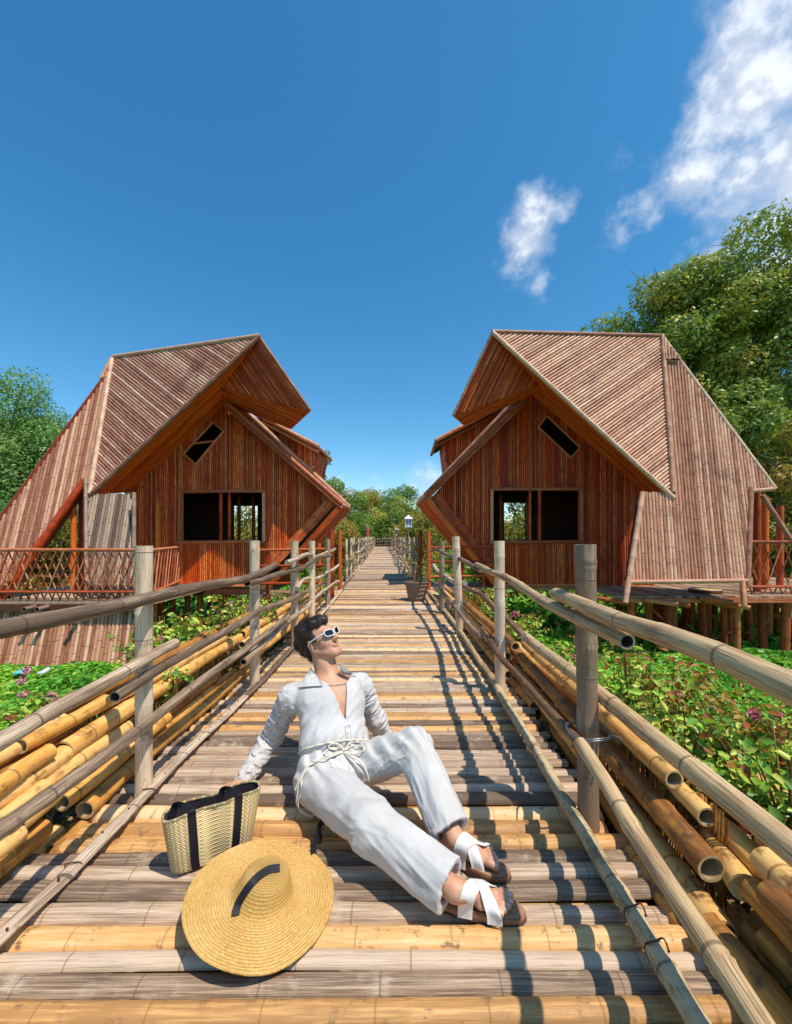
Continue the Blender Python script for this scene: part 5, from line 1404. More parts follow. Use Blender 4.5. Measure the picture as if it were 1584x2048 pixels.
# rubbish floating by the apron
for (px, w_, m_, lab) in ((42, .17, 'litter_blue', 'turquoise scrap of litter at the foot of the left house apron'), (88, .14, 'litter_white', 'pale lilac scrap of litter at the foot of the left house apron')):
    q = P(px, 1346, 7.0); mb = MB()
    w_ *= .45; pts = [Vector((q.x + a * w_, 7.0 + b * .07, POND + .16 + c)) for a, b, c in ((-1, -1, 0), (.9, -1, .01), (1, .8, .04), (.2, 1, .06), (-.9, .9, .03))]
    prism(mb, pts, (0, 0, .02), m_); tag(mb.build('litter', None, loc=(q.x, 7.0, POND + .16)), lab, 'litter')
# ============================================================ the person
def vn(v): v = np.array(v, float); return v / np.linalg.norm(v)
def cap(a, b, ra, rb, ax=None, kw=1.0):
    """tapered limb; across axis ax it is kw times as thick"""
    a, b = np.array(a, float), np.array(b, float); ab = b - a; L2 = ab @ ab
    def f(p):
        t = np.clip(((p - a) @ ab) / L2, 0, 1)
        q = p - a - t[:, None] * ab
        r = ra + (rb - ra) * t
        if ax is None: return np.sqrt((q * q).sum(1)) - r
        w = q @ ax; q2 = (q * q).sum(1) - w * w
        return (np.sqrt(np.maximum(q2, 0) + (w / kw) ** 2) - r) * min(1, kw)
    return f
def ell(c, r, M=None):
    c = np.array(c, float); r = np.array(r, float)
    def f(p):
        q = p - c
        if M is not None: q = q @ M           # columns of M: the local axes
        k0 = np.sqrt(((q / r) ** 2).sum(1)); k1 = np.sqrt(((q / (r * r)) ** 2).sum(1)) + 1e-9
        return k0 * (k0 - 1) / k1
    return f
def smin(a, b, k):
    h = np.clip(.5 + .5 * (b - a) / k, 0, 1)
    return b + (a - b) * h - k * h * (1 - h)
def union(fs, k):
    def f(p):
        d = fs[0](p)
        for g in fs[1:]: d = smin(d, g(p), k)
        return d
    return f
def surface(f, lo, hi, vox, name, mats_, smooth_it=1):
    """mesh of f = 0 by naive surface nets; only blocks near the surface are evaluated finely"""
    lo = np.array(lo, float); hi = np.array(hi, float); B = 4
    n = (np.ceil((hi - lo) / (vox * B)).astype(int)) * B
    cn = n // B
    cg = np.stack(np.meshgrid(*[np.arange(c) for c in cn], indexing='ij'), -1).reshape(-1, 3)
    cc = lo + (cg * B + (B - 1) / 2) * vox
    cd = np.concatenate([f(cc[i:i + 200000]) for i in range(0, len(cc), 200000)])
    D = np.repeat(np.repeat(np.repeat(cd.reshape(cn), B, 0), B, 1), B, 2).astype(np.float32)
    act = cg[np.abs(cd) < vox * B * 1.6]
    o = np.stack(np.meshgrid(*[np.arange(B)] * 3, indexing='ij'), -1).reshape(-1, 3)
    ids = (act[:, None, :] * B + o[None]).reshape(-1, 3)
    for i in range(0, len(ids), 300000):
        s = ids[i:i + 300000]; D[s[:, 0], s[:, 1], s[:, 2]] = f(lo + s * vox)
    S = D < 0
    cnt = sum(S[a:n[0] - 1 + a, b:n[1] - 1 + b, c:n[2] - 1 + c].astype(np.int8) for a in (0, 1) for b in (0, 1) for c in (0, 1))
    mix = (cnt > 0) & (cnt < 8)
    cells = np.argwhere(mix); idx = np.full(mix.shape, -1, np.int64); idx[mix] = np.arange(len(cells))
    acc = np.zeros((len(cells), 3)); k = np.zeros(len(cells))
    for axn in range(3):
        for a in (0, 1):
            for b in (0, 1):
                o0 = np.zeros(3, int); ot = [q for q in range(3) if q != axn]; o0[ot[0]] = a; o0[ot[1]] = b
                o1 = o0.copy(); o1[axn] = 1
                c0 = cells + o0; c1 = cells + o1
                d0 = D[c0[:, 0], c0[:, 1], c0[:, 2]]; d1 = D[c1[:, 0], c1[:, 1], c1[:, 2]]
                m = (d0 < 0) != (d1 < 0)
                t = np.where(m, d0 / (d0 - d1 + 1e-12), 0)
                pos = o0[None].astype(float).repeat(len(cells), 0); pos[:, axn] += t
                acc[m] += pos[m]; k[m] += 1
    V = lo + (cells + acc / np.maximum(k, 1)[:, None]) * vox
    F = []
    for axn in range(3):
        u, v = [q for q in range(3) if q != axn]
        e0 = [slice(None)] * 3; e1 = [slice(None)] * 3
        e0[axn] = slice(0, -1); e1[axn] = slice(1, None)
        cr = S[tuple(e0)] != S[tuple(e1)]
        E = np.argwhere(cr); E = E[(E[:, u] > 0) & (E[:, v] > 0) & (E[:, u] < n[u] - 1) & (E[:, v] < n[v] - 1)]
        def c(du, dv):
            q = E.copy(); q[:, u] -= du; q[:, v] -= dv; return idx[q[:, 0], q[:, 1], q[:, 2]]
        q = np.stack([c(1, 1), c(0, 1), c(0, 0), c(1, 0)], 1)
        ins = S[E[:, 0], E[:, 1], E[:, 2]]
        flip = ins if axn != 1 else ~ins
        q[~flip] = q[~flip][:, ::-1]
        F.append(q)
    F = np.concatenate(F); F = F[(F >= 0).all(1)]
    # light relaxation
    for _ in range(smooth_it):
        s = np.zeros_like(V); kk = np.zeros(len(V))
        for a, b in ((0, 1), (1, 2), (2, 3), (3, 0)):
            np.add.at(s, F[:, a], V[F[:, b]]); np.add.at(s, F[:, b], V[F[:, a]])
            np.add.at(kk, F[:, a], 1); np.add.at(kk, F[:, b], 1)
        V = V * .5 + .5 * s / np.maximum(kk, 1)[:, None]
    me = bpy.data.meshes.new(name)
    me.vertices.add(len(V)); me.vertices.foreach_set('co', V.astype(np.float32).reshape(-1))
    me.loops.add(len(F) * 4); me.loops.foreach_set('vertex_index', F.astype(np.int32).reshape(-1))
    me.polygons.add(len(F)); me.polygons.foreach_set('loop_start', (np.arange(len(F)) * 4).astype(np.int32))
    me.polygons.foreach_set('use_smooth', np.ones(len(F), bool))
    for m_ in mats_: me.materials.append(MATS[m_])
    me.update(calc_edges=True); me.validate()
    return me, V, F
def march(f, o, d, t0=0.0, t1=4.0):
    o = np.array(o, float); d = vn(d); t = t0
    for _ in range(160):
        v = float(f((o + d * t)[None])[0])
        if v < .0006: return o + d * t
        t += max(v * .7, .0008)
        if t > t1: return None
    return o + d * t
def seen(f, px, py, lift=.004):
    o = np.array([0, 0, H]); d = vn(np.array(P(px, py, 1.0)) - o)
    h = march(f, o, d, .6)
    return Vector(h - d * lift) if h is not None else None
V3 = lambda v: np.array(v, float)

def skinmat():
    m, t, b = mat('skin')
    tco = nd(t, 'ShaderNodeTexCoord').outputs['Object']
    n1 = noise(t, tco, 18, 4, .6); n2 = noise(t, tco, 160, 3, .6)
    c = ramp(t, n1, [(.3, (.50, .235, .135)), (.7, (.66, .36, .225))])
    t.links.new(c, b.inputs['Base Color'])
    b.inputs['Roughness'].default_value = .55
    b.inputs['Subsurface Weight'].default_value = .12
    b.inputs['Subsurface Radius'].default_value = (.012, .005, .003)
    bump(t, b, n2, .25, .0006)
skinmat()
plain('lip', (.52, .20, .17), .35, .1, 60)
plain('nail', (.72, .47, .38), .3, .05, 60)
def clothmat(name, col, bs=.0006, scale=900, wr=0.0):
    m, t, b = mat(name)
    tco = nd(t, 'ShaderNodeTexCoord').outputs['Object']
    n1 = noise(t, tco, 9, 5, .6); n2 = noise(t, tco, scale, 2, .5)
    c = ramp(t, n1, [(.3, tuple(x * k_ for x, k_ in zip(col, (.90, .88, .85)))), (.62, col)])
    t.links.new(c, b.inputs['Base Color']); b.inputs['Roughness'].default_value = .75
    b.inputs['Sheen Weight'].default_value = .15; b.inputs['Specular IOR Level'].default_value = .25
    n3 = noise(t, tco, 13, 4, .5, .6)
    h = fmath(t, 'ADD', fmath(t, 'MULTIPLY', n2, .12), fmath(t, 'MULTIPLY', n3, 1.0))
    bump(t, b, h, .6, wr if wr else bs)
clothmat('linen_shirt', (.60, .575, .555), wr=.010)
clothmat('linen_trousers', (.60, .57, .54), wr=.007)
clothmat('cord_cream', (.74, .68, .56))
plain('hair', (.034, .018, .012), .40, .6, 160, spec=.5, bumpd=.0015)
plain('frame_white', (.80, .78, .76), .3, .03)
plain('lens_black', (.008, .008, .010), .08, .1, spec=.8)
plain('silver', (.62, .60, .52), .25, .2, 200, metal=.85)
plain('strap_white', (.74, .70, .66), .55, .05, 60)
plain('cork', (.28, .13, .065), .7, .3, 120)
plain('sole_dark', (.06, .035, .025), .7, .2, 60)
plain('footbed', (.36, .20, .11), .75, .2, 80)
plain('ribbon_black', (.014, .013, .017), .6, .25, 30, spec=.25)
plain('lining_dark', (.05, .04, .045), .9, .2, 30)

Pv = V3((-.325, 1.885, .125))
Nk = V3(P(659, 1357, 2.16))
SR = V3(P(583, 1396, 2.08)); SL = V3(P(720, 1372, 2.26))
ER = V3(P(541, 1478, 2.15)); WR = V3(P(490, 1556, 1.985))
EL = V3(P(753, 1441, 2.33)); WL_ = V3(P(770, 1476, 2.40))
tt = vn(Nk - Pv); ss = SL - SR; ss = vn(ss - tt * (ss @ tt)); ff_ = np.cross(ss, tt)
TM = np.stack([ss, ff_, tt], 1)             # torso frame: side, front, up
T = lambda s, f, t: Pv + ss * s + ff_ * f + tt * t
hc = V3((-.466, 2.195, .676))
hf = vn((.77, -.42, .50)); hu = vn(V3((-.10, .02, 1.0)) - hf * (V3((-.10, .02, 1.0)) @ hf)); hr = np.cross(hf, hu)
HM = np.stack([hr, hf, hu], 1)
Hd = lambda x, y, z: hc + hr * x + hf * y + hu * z
HR = V3((-.395, 1.84, .125)); HLg = V3((-.255, 1.925, .13))
KR_ = V3((-.130, 1.51, .165)); KL = V3((.040, 1.80, .300))
AR = V3((.160, 1.305, .098)); AL = V3((.190, 1.515, .100))

def hand(W_, d, side, k=1.0):
    """relaxed open hand resting on the deck: palm, four unequal fingers, thumb at the side"""
    d = vn(d); side = vn(side - d * (side @ d)); up = np.cross(side, d)
    if up[2] < 0: up = -up
    fs = [cap(W_, W_ + d * .085, .022, .030, side, 1.35)]
    for i, (o_, L) in enumerate(((-.030, .072), (-.010, .082), (.011, .076), (.030, .060))):
        b = W_ + d * .085 + side * o_; m_ = b + d * L * .5 + up * .008 + side * o_ * .15; e = b + d * L + side * o_ * .25 - up * .010
        fs += [cap(b - d * .02, m_, .0095, .0085), cap(m_, e, .0085, .007)]
    b = W_ + d * .03 - side * .024; m_ = b + d * .03 - side * .028; fs += [cap(b, m_, .012, .010), cap(m_, m_ + d * .032 - side * .008, .010, .008)]
    return fs
def foot(A_, heel, toe, big):
    """bare foot on its sandal: heel, instep, ball and five toes; big: +1 / -1 side of the big toe"""
    heel, toe = V3(heel), V3(toe); d = vn(toe - heel); side = vn(np.cross(V3((0, 0, 1)), d)) * big
    L = np.linalg.norm(toe - heel); z = .036
    at = lambda l, s, h: heel + d * l * L + side * s + V3((0, 0, z + h))
    fs = [cap(A_, at(.13, 0, .030), .033, .030), cap(at(.10, 0, .026), at(.5, 0, .018), .027, .022, side, 1.15),
          cap(A_ + d * .02, at(.56, .006, .030), .029, .021, side, 1.3), cap(at(.5, .0, .018), at(.66, .004, .012), .022, .017, side, 2.0)]
    toes = [(.029, .875, .0140, .68), (.0085, .885, .0100, .70), (-.0100, .855, .0094, .69), (-.0265, .815, .0088, .66), (-.0410, .765, .0084, .62)]
    for (s, e, r_, b) in toes:
        fs += [cap(at(b, s * .9, .016), at((b + e) / 2 + .01, s, .021), r_ * .95, r_ * .92), cap(at((b + e) / 2 + .01, s, .021), at(e, s * 1.02, .013), r_ * .92, r_)]
    return fs, at, toes, d, side
ftR = ((.128, 1.352, 0), (.372, 1.300, 0)); ftL = ((.135, 1.568, 0), (.368, 1.468, 0))
fR, atR, toesR, dR, sR_ = foot(AR, *ftR, +1)
fL, atL, toesL, dL, sL_ = foot(AL, *ftL, -1)
E_ = lambda c, r: ell(Hd(*c), r, HM)
head = union([E_((0, -.020, .036), (.073, .094, .084)), E_((0, .030, -.015), (.058, .062, .086)),
              cap(Hd(.050, -.005, -.045), Hd(.020, .060, -.090), .022, .020), cap(Hd(-.050, -.005, -.045), Hd(-.020, .060, -.090), .022, .020),
              cap(Hd(-.014, .074, -.094), Hd(.014, .074, -.094), .018, .018), E_((.040, .052, -.018), (.022, .026, .026)), E_((-.040, .052, -.018), (.022, .026, .026)),
              cap(Hd(-.034, .080, .026), Hd(.034, .080, .026), .011, .011)], .022)
nose = union([cap(Hd(0, .088, .018), Hd(0, .112, -.020), .008, .0125), cap(Hd(-.010, .100, -.027), Hd(.010, .100, -.027), .0085, .0085)], .012)
lips = union([cap(Hd(-.017, .084, -.052), Hd(.017, .084, -.052), .0056, .0056, hf, 1.4), cap(Hd(-.013, .084, -.0615), Hd(.013, .084, -.0615), .0060, .0060, hf, 1.3)], .004)
ears = []
for sx in (1, -1):
    EM = np.stack([vn(hr * .9 - hf * .25 * sx), vn(hf), vn(hu - hf * .18)], 1)
    ears.append((ell(Hd(sx * .075, -.012, -.006), (.0085, .019, .032), EM), cap(Hd(sx * .085, -.006, .006), Hd(sx * .085, -.008, -.012), .009, .007)))
neck = union([cap(Nk - tt * .03, Hd(0, -.028, -.045), .060, .054), cap(Nk + ff_ * .02, Hd(0, .010, -.075), .040, .034),
              cap(Hd(.045, -.02, -.05), Nk + ff_ * .055 - ss * .01, .013, .012), cap(Hd(-.045, -.02, -.05), Nk + ff_ * .055 + ss * .01, .013, .012)], .02)
torso = union([ell(T(0, 0, .335), (.158, .100, .145), TM), ell(T(0, .0, .17), (.128, .088, .15), TM), ell(T(0, 0, .0), (.155, .105, .105), TM),
               ell(T(-.062, .055, .335), (.068, .036, .058), TM), ell(T(.062, .055, .335), (.068, .036, .058), TM),
               cap(Nk - tt * .015, SR + tt * .01, .045, .050), cap(Nk - tt * .015, SL + tt * .01, .045, .050),
               cap(T(-.13, .045, .425), T(-.02, .055, .41), .012, .012), cap(T(.13, .045, .425), T(.02, .055, .41), .012, .012)], .035)
armR = union([cap(SR, ER, .048, .038), cap(ER, WR, .037, .025)], .02)
armL = union([cap(SL, EL, .048, .038), cap(EL, WL_, .037, .025)], .02)
handR = union(hand(WR, (-.35, -.75, -.18), V3((.9, -.4, .1))), .006)
handL = union(hand(WL_, (.5, .7, -.10), V3((-.8, .6, .1))), .006)
legs = union([cap(HR, KR_, .082, .056), cap(KR_, AR, .052, .034), cap(HLg, KL, .082, .056), cap(KL, AL, .052, .034)], .02)
feet = lambda p: np.minimum(np.minimum(union(fR[:6], .012)(p), union(fR[6:], .0025)(p)), np.minimum(union(fL[:6], .012)(p), union(fL[6:], .0025)(p)))
def body(p):
    d = smin(torso(p), neck(p), .03)
    h = head(p); h = smin(h, nose(p), .010); h = smin(h, lips(p), .005)
    for e, c in ears:
        h = smin(h, np.maximum(e(p), -c(p)), .006)
    d = smin(d, h, .016)
    d = smin(d, smin(armR(p), handR(p), .012), .03); d = smin(d, smin(armL(p), handL(p), .012), .03)
    d = smin(d, smin(legs(p), feet(p), .014), .04)
    return d
person = empty('person', (Pv[0], Pv[1], 0), 'person in white linen and white sunglasses sitting on the bamboo deck, face turned up', 'person')
me, V, F = surface(body, (-.95, 1.18, -.01), (.46, 2.62, .86), .0042, 'body', ['skin', 'lip', 'nail'], 1)
fc = V[F].mean(1); hl = (fc - hc) @ HM
mi = np.zeros(len(F), np.int32)
mi[(lips(fc) < .0012) & (hl[:, 1] > .0835) & (np.abs(hl[:, 0]) < .021)] = 1
for at_, toes, sd_ in ((atR, toesR, sR_), (atL, toesL, sL_)):
    for (s, e, r_, b) in toes:
        c = at_(e, s * 1.02, .013 + r_ * .75); mi[np.linalg.norm(fc - c, axis=1) < r_ * .75] = 2
me.polygons.foreach_set('material_index', mi)
def child(name, me, par=person):
    o = bpy.data.objects.new(name, me); COL.objects.link(o); o.parent = par
    o.matrix_parent_inverse = Matrix.Translation(-Vector(par.location)) if par.type == 'EMPTY' else Matrix()
    return o
bodyo = child('body', me)

# ---- wrinkle fields
_tab = np.random.default_rng(5).random(4096)
def vnoise(q):
    i = np.floor(q).astype(np.int64); f = q - i; f = f * f * (3 - 2 * f); o = 0
    for a in (0, 1):
        for b in (0, 1):
            for c in (0, 1):
                h = _tab[((i[:, 0] + a) * 73856093 ^ (i[:, 1] + b) * 19349663 ^ (i[:, 2] + c) * 83492791) & 4095]
                o = o + h * (f[:, 0] if a else 1 - f[:, 0]) * (f[:, 1] if b else 1 - f[:, 1]) * (f[:, 2] if c else 1 - f[:, 2])
    return o
def ridged(q, k=2.0):
    w = vnoise(q * .5 + 7.3)[:, None] - .5
    n = 1 - np.abs(2 * vnoise(q + w * 1.6) - 1)
    n2 = 1 - np.abs(2 * vnoise(q * 2.1 + 11.7 + w * 2) - 1)
    return n ** k + .45 * n2 ** k
def folds(p, k, seed):
    r = np.random.default_rng(seed); out = 0
    for i in range(5):
        d = vn(r.normal(size=3)); q = vn(r.normal(size=3))
        out = out + np.sin((p @ d) * k * (1 + .45 * i) + 2.2 * np.sin((p @ q) * k * .4 + i) + i * 1.7) / (1 + .5 * i)
    return out / 2.6
def along(p, a, b):
    ab = b - a; L = np.linalg.norm(ab); e = ab / L
    t = (p - a) @ e; q = p - a - t[:, None] * e
    x = vn(np.cross(e, V3((0, .3, 1)))); y = np.cross(e, x)
    return t, np.arctan2(q @ y, q @ x), L
def ruche(p, a, b, ph):
    t, an, L = along(p, a, b)
    s = t + .012 * np.sin(an + ph)
    q = np.stack([s * 46, np.cos(an) * 1.15 + ph, np.sin(an) * 1.15], 1)
    return .0135 * ridged(q, 1.7) - .0075 + .004 * (vnoise(q * .4 + 3) - .5)
sh_t = union([ell(T(0, .0, .335), (.178, .118, .150), TM), ell(T(.0, .0, .18), (.158, .112, .15), TM), ell(T(0, .008, .135), (.158, .115, .058), TM),
              cap(Nk - tt * .035, SR, .045, .060), cap(Nk - tt * .035, SL, .045, .060)], .045)
slR = union([cap(SR, ER, .062, .052), cap(ER, WR + (WR - ER) * .02, .050, .040)], .03)
slL = union([cap(SL, EL, .062, .052), cap(EL, WL_, .050, .040)], .03)
def shirt(p):
    q = (p - Pv) @ TM
    d = smin(sh_t(p), torso(p) - .009, .02) + .0040 * folds(p, 24, 3) - .0062 * ridged(np.stack([(q[:, 0] * .8 - q[:, 2] * .6) * 20, (q[:, 0] * .6 + q[:, 2] * .8) * 8, q[:, 1] * 9], 1), 3.0) * np.clip(1.5 - q[:, 2] * 2.6, .25, 1)
    # slanting pull folds from shoulder to waist, and gathers above the belt
    d = d - .0065 * np.maximum(0, np.sin((q[:, 0] * .75 - q[:, 2]) * 62 + 2 * np.sin(q[:, 0] * 14))) * np.exp(-((q[:, 2] - .20) / .12) ** 2)
    d = d - .0060 * np.sin(q[:, 0] * 150 + 3 * np.sin(q[:, 2] * 30)) * np.exp(-((q[:, 2] - .105) / .030) ** 2)
    a1 = slR(p) - ruche(p, SR, WR, 0.0); a2 = slL(p) - ruche(p, SL, WL_, 1.4)
    d = smin(d, a1, .022); d = smin(d, a2, .022)
    # neck opening and the deep open front
    tv = q[:, 2]; c0 = .034 - .13 * (tv - .2)
    w = np.clip((tv - .205) * .26, 0, .060) + np.clip(tv - .395, 0, 1) * .8
    vee = np.maximum(np.abs(q[:, 0] - c0) - w, np.maximum(.0 - q[:, 1] - (tv > .44) * .2, .205 - tv))
    nk = cap(Nk - tt * .02, Hd(0, -.01, -.05), .068, .070)(p)
    d = np.maximum(d, -np.minimum(vee, nk))
    return np.maximum(d, .075 - tv + (np.abs(q[:, 0]) > .22) * 9 * -1)
def shirt_full(p):
    return shirt(p)
me, V, F = surface(shirt, (-.90, 1.76, -.005), (-.02, 2.62, .62), .0042, 'shirt', ['linen_shirt'], 1)
child('shirt', me)

CR = AR + (KR_ - AR) * .055 + V3((0, 0, .004)); CL_ = AL + (KL - AL) * .10
def limbfold(p):
    r = 0
    for a, b, ph in ((HR, KR_, 0.), (KR_, CR, 3.), (HLg, KL, 6.), (KL, CL_, 9.)):
        t, an, L = along(p, a, b)
        w = np.exp(-((np.clip(t, 0, L) - t) / .05) ** 2) * (np.abs(cap(a, b, .09, .08)(p)) < .05)
        q = np.stack([t * 9 + np.sin(an + ph) * .9, np.cos(an) * 2.1 + ph, np.sin(an) * 2.1], 1)
        r = np.maximum(r, ridged(q, 3.0) * w)
    return r
def seamline(p, a, b, ph):
    t, an, L = along(p, a, b); x = np.abs(np.angle(np.exp(1j * (an - ph)))) * .08
    return np.exp(-(x / .006) ** 2) * ((t > 0) & (t < L))
def trousers(p):
    q = (p - Pv) @ TM
    pel = union([ell(T(0, -.005, .02), (.178, .128, .12), TM), ell(T(0, .0, .085), (.150, .104, .050), TM), cap(HR, HLg, .105, .105)], .04)(p)
    l1 = union([cap(HR, KR_, .100, .082), cap(KR_, CR, .076, .076)], .03)(p)
    l2 = union([cap(HLg, KL, .096, .075), cap(KL, CL_, .072, .075)], .03)(p)
    def crease(p, a, b, ph, k0):
        t, an, L = along(p, a, b); return .0065 * np.abs(np.sin(an * 1.0 + ph)) ** 8 - .0050 * np.maximum(0, np.sin(an * 3 + ph * 2 + t * k0 + 1.3 * np.sin(t * 17))) ** 2
    l1 = l1 - np.where(((p - KR_) @ (CR - KR_)) > 0, crease(p, KR_, CR, .4, 5), crease(p, HR, KR_, .9, 9))
    l2 = l2 - np.where(((p - KL) @ (CL_ - KL)) > 0, crease(p, KL, CL_, 1.2, 5), crease(p, HLg, KL, .3, 9))
    # cuffs end square and hollow
    for (K_, C_, r_) in ((KR_, CR, .068), (KL, CL_, .067)):
        e = vn(C_ - K_); s = (p - C_) @ e
        if K_ is KR_:
            l1 = np.maximum(l1, s - .0); l1 = np.maximum(l1, -cap(C_ - e * .035, C_ + e * .08, r_ * .90, r_ * .94)(p))
        else:
            l2 = np.maximum(l2, s - .0); l2 = np.maximum(l2, -cap(C_ - e * .035, C_ + e * .08, r_ * .90, r_ * .94)(p))
    d = smin(pel, l1, .035); d = smin(d, l2, .030)
    g = np.exp(-((q[:, 2] - .06) / .07) ** 2)
    d = d - .0065 * np.sin(q[:, 0] * 120 + 2.5 * np.sin(q[:, 2] * 25)) * g
    d = d + .0036 * folds(p, 20, 9) - .0046 * limbfold(p) - .0045 * np.maximum(0, folds(p, 36, 5)) ** 1.5 * (.3 + np.exp(-(np.linalg.norm(p - KL, axis=1) / .1) ** 2) + np.exp(-(np.linalg.norm(p - KR_, axis=1) / .1) ** 2))
    d = d - .0035 * (seamline(p, KR_, CR, 1.35) + seamline(p, KL, CL_, 1.35) + seamline(p, HR, KR_, 1.35)) * (np.abs(d) < .05)
    d = np.maximum(d, q[:, 2] - .118)
    return np.maximum(d, .004 - p[:, 2])
me, V, F = surface(trousers, (-.56, 1.22, -.01), (.34, 2.12, .44), .0042, 'trousers', ['linen_trousers'], 1)
tro = child('trousers', me)

# ---- hair
def hairf(p):
    q = (p - hc) @ HM; x, y, z = q.T
    cap_ = union([E_((0, -.024, .052), (.079, .098, .080)), E_((0, .036, .098), (.055, .055, .032)), E_((.012, -.055, .085), (.062, .060, .058)), E_((.02, -.075, .03), (.066, .055, .07))], .025)(p)
    nape = union([cap(Hd(-.03, -.085, -.02), Hd(-.02, -.070, -.070), .030, .018), cap(Hd(.035, -.083, -.02), Hd(.03, -.066, -.072), .030, .018), cap(Hd(0, -.092, -.02), Hd(0, -.080, -.070), .032, .02)], .02)(p)
    side = E_((0, -.018, .030), (.0775, .094, .080))(p)
    # hairline: forehead high, temples receding to the ears, full behind them
    line = np.where(y > .0, .060 + y * .25, np.where(y > -.035, .030 + y * .8, -.09))
    cap_ = np.maximum(cap_, (line - z) * .8)
    side = np.maximum(side, np.maximum(y - .036, .008 - z))
    nape = np.maximum(nape, (y + .030) * .8)
    d = smin(smin(cap_, nape, .012), side, .004)
    k = np.clip((z - .01) * 14 + np.clip(-y - .03, 0, 1) * 14, .15, 1)
    lk = .0048 * np.sin((x * .9 + z * .45 - y * .15) * 135 + 2.0 * np.sin(y * 38 + x * 12)) + .0016 * np.sin((x * 1.1 + z * .4) * 330 + 3 * np.sin(y * 40))
    big = .006 * np.sin(y * 55 + 2 * np.sin(x * 40)) * np.sin(z * 40 + 1)
    return d - (lk + big) * k
lo = hc - .17; hi = hc + .17
rg_h = random.Random(3)
me, V, F = surface(hairf, lo, hi, .0026, 'hair', ['hair'], 1)
child('hair', me)
# fine strands combed back from the forehead, lying along the hair
rs = np.random.default_rng(12); k = rs.choice(len(V), 2600, replace=False); p0 = V[k]
def grad(f, p, e=.004):
    g = np.stack([f(p + d) - f(p - d) for d in np.eye(3) * e], 1); return g / (np.linalg.norm(g, axis=1, keepdims=True) + 1e-9)
nn_ = grad(hairf, p0); lq = (p0 - hc) @ HM
comb = np.stack([.35 * np.sin(lq[:, 1] * 30) + rs.normal(size=len(k)) * .25, -.75 + rs.normal(size=len(k)) * .3, np.where(lq[:, 2] > .07, .12, -.75) + rs.normal(size=len(k)) * .25], 1) @ HM.T
comb -= nn_ * (comb * nn_).sum(1, keepdims=True); comb /= np.linalg.norm(comb, axis=1, keepdims=True)
mb = MB()
for a, n_, c in zip(p0, nn_, comb):
    L = rg_h.uniform(.014, .034) if 'rg_h' in globals() else .024
    a = a + n_ * .0004; q1 = a + c * L * .5 + n_ * rs.uniform(.0008, .0035); q2 = a + c * L + n_ * rs.uniform(-.001, .0035)
    mb.tube([a - n_ * .001, q1, q2], [.0008, .0009, .0002], 'hair', 3, 'none')
mb.build('hair_strands', person)

# ---- sunglasses
sg_ = empty('sunglasses', tuple(Hd(0, .1, .012)))
sg_.parent = person; sg_.matrix_parent_inverse = Matrix.Translation(-Vector(person.location))
def lens_outline(sx):
    out = []
    for k in range(28):
        a = k / 28 * 6.283; ca, sa = math.cos(a), math.sin(a)
        x = (.0265) * math.copysign(abs(ca) ** .55, ca); z = .0170 * math.copysign(abs(sa) ** .6, sa)
        z += .003 * (x * 1 / .0255) * 1.0      # outer corners lifted
        X = x + .0315
        out.append(Hd(sx * X, .112 - (X / .06) ** 2 * .016, .012 + z))
    return out
for sx in (1, -1):
    ol = lens_outline(sx)
    mb = MB(); mb.tube([Vector(q) for q in ol] + [Vector(ol[0]), Vector(ol[1])], .0026, 'frame_white', 8, 'none'); mb.build('rim', sg_)
    mb = MB(); c = sum(ol) / len(ol) + hf * .002
    ci = mb.vert(c)
    ring = [mb.vert(q + hf * .0006) for q in ol]
    for k in range(len(ring)): mb.face((ci, ring[k], ring[(k + 1) % len(ring)]), 'lens_black')
    mb.build('lens', sg_)
    mb = MB(); mb.tube([Vector(Hd(sx * .058, .098, .020)), Vector(Hd(sx * .067, .083, .020)), Vector(Hd(sx * .078, .03, .016)), Vector(Hd(sx * .0815, -.004, .014)), Vector(Hd(sx * .080, -.022, .0))], [.0042, .0045, .0036, .0034, .003], 'frame_white', 8, 'solid', 'frame_white'); mb.build('temple', sg_)
mb = MB(); mb.tube([Vector(Hd(-.009, .1105, .016)), Vector(Hd(0, .1150, .017)), Vector(Hd(.009, .1105, .016))], .003, 'frame_white', 8, 'none'); mb.build('bridge', sg_)

# ---- necklace of small links, lying on the skin
mb = MB()
for k in range(64):
    a = k / 64 * 2 * math.pi; lev = .418 - .030 * math.sin(a) if math.sin(a) > 0 else .455 + .02 * math.sin(a)
    lev = .436 - .048 * math.sin(a)
    dirn = ss * math.cos(a) + ff_ * math.sin(a)
    base = Nk + tt * (lev - np.linalg.norm(Nk - Pv))
    h = march(body, base + dirn * .17, -dirn, 0, .2)
    if h is None: continue
    c = Vector(h + dirn * .003); t_ = Vector(np.cross(tt, dirn)); r_ = .0044
    for i in range(6):
        a0, a1 = i / 6 * 6.283, (i + 1) / 6 * 6.283
        for j in range(4):
            b0, b1 = j / 4 * 3.1416, (j + 1) / 4 * 3.1416
            f = lambda a_, b_: c + Vector((math.sin(b_) * math.cos(a_), math.sin(b_) * math.sin(a_), math.cos(b_))) * r_
            mb.face([mb.vert(f(a0, b0)), mb.vert(f(a1, b0)), mb.vert(f(a1, b1)), mb.vert(f(a0, b1))], 'silver')
mb.build('necklace', person)

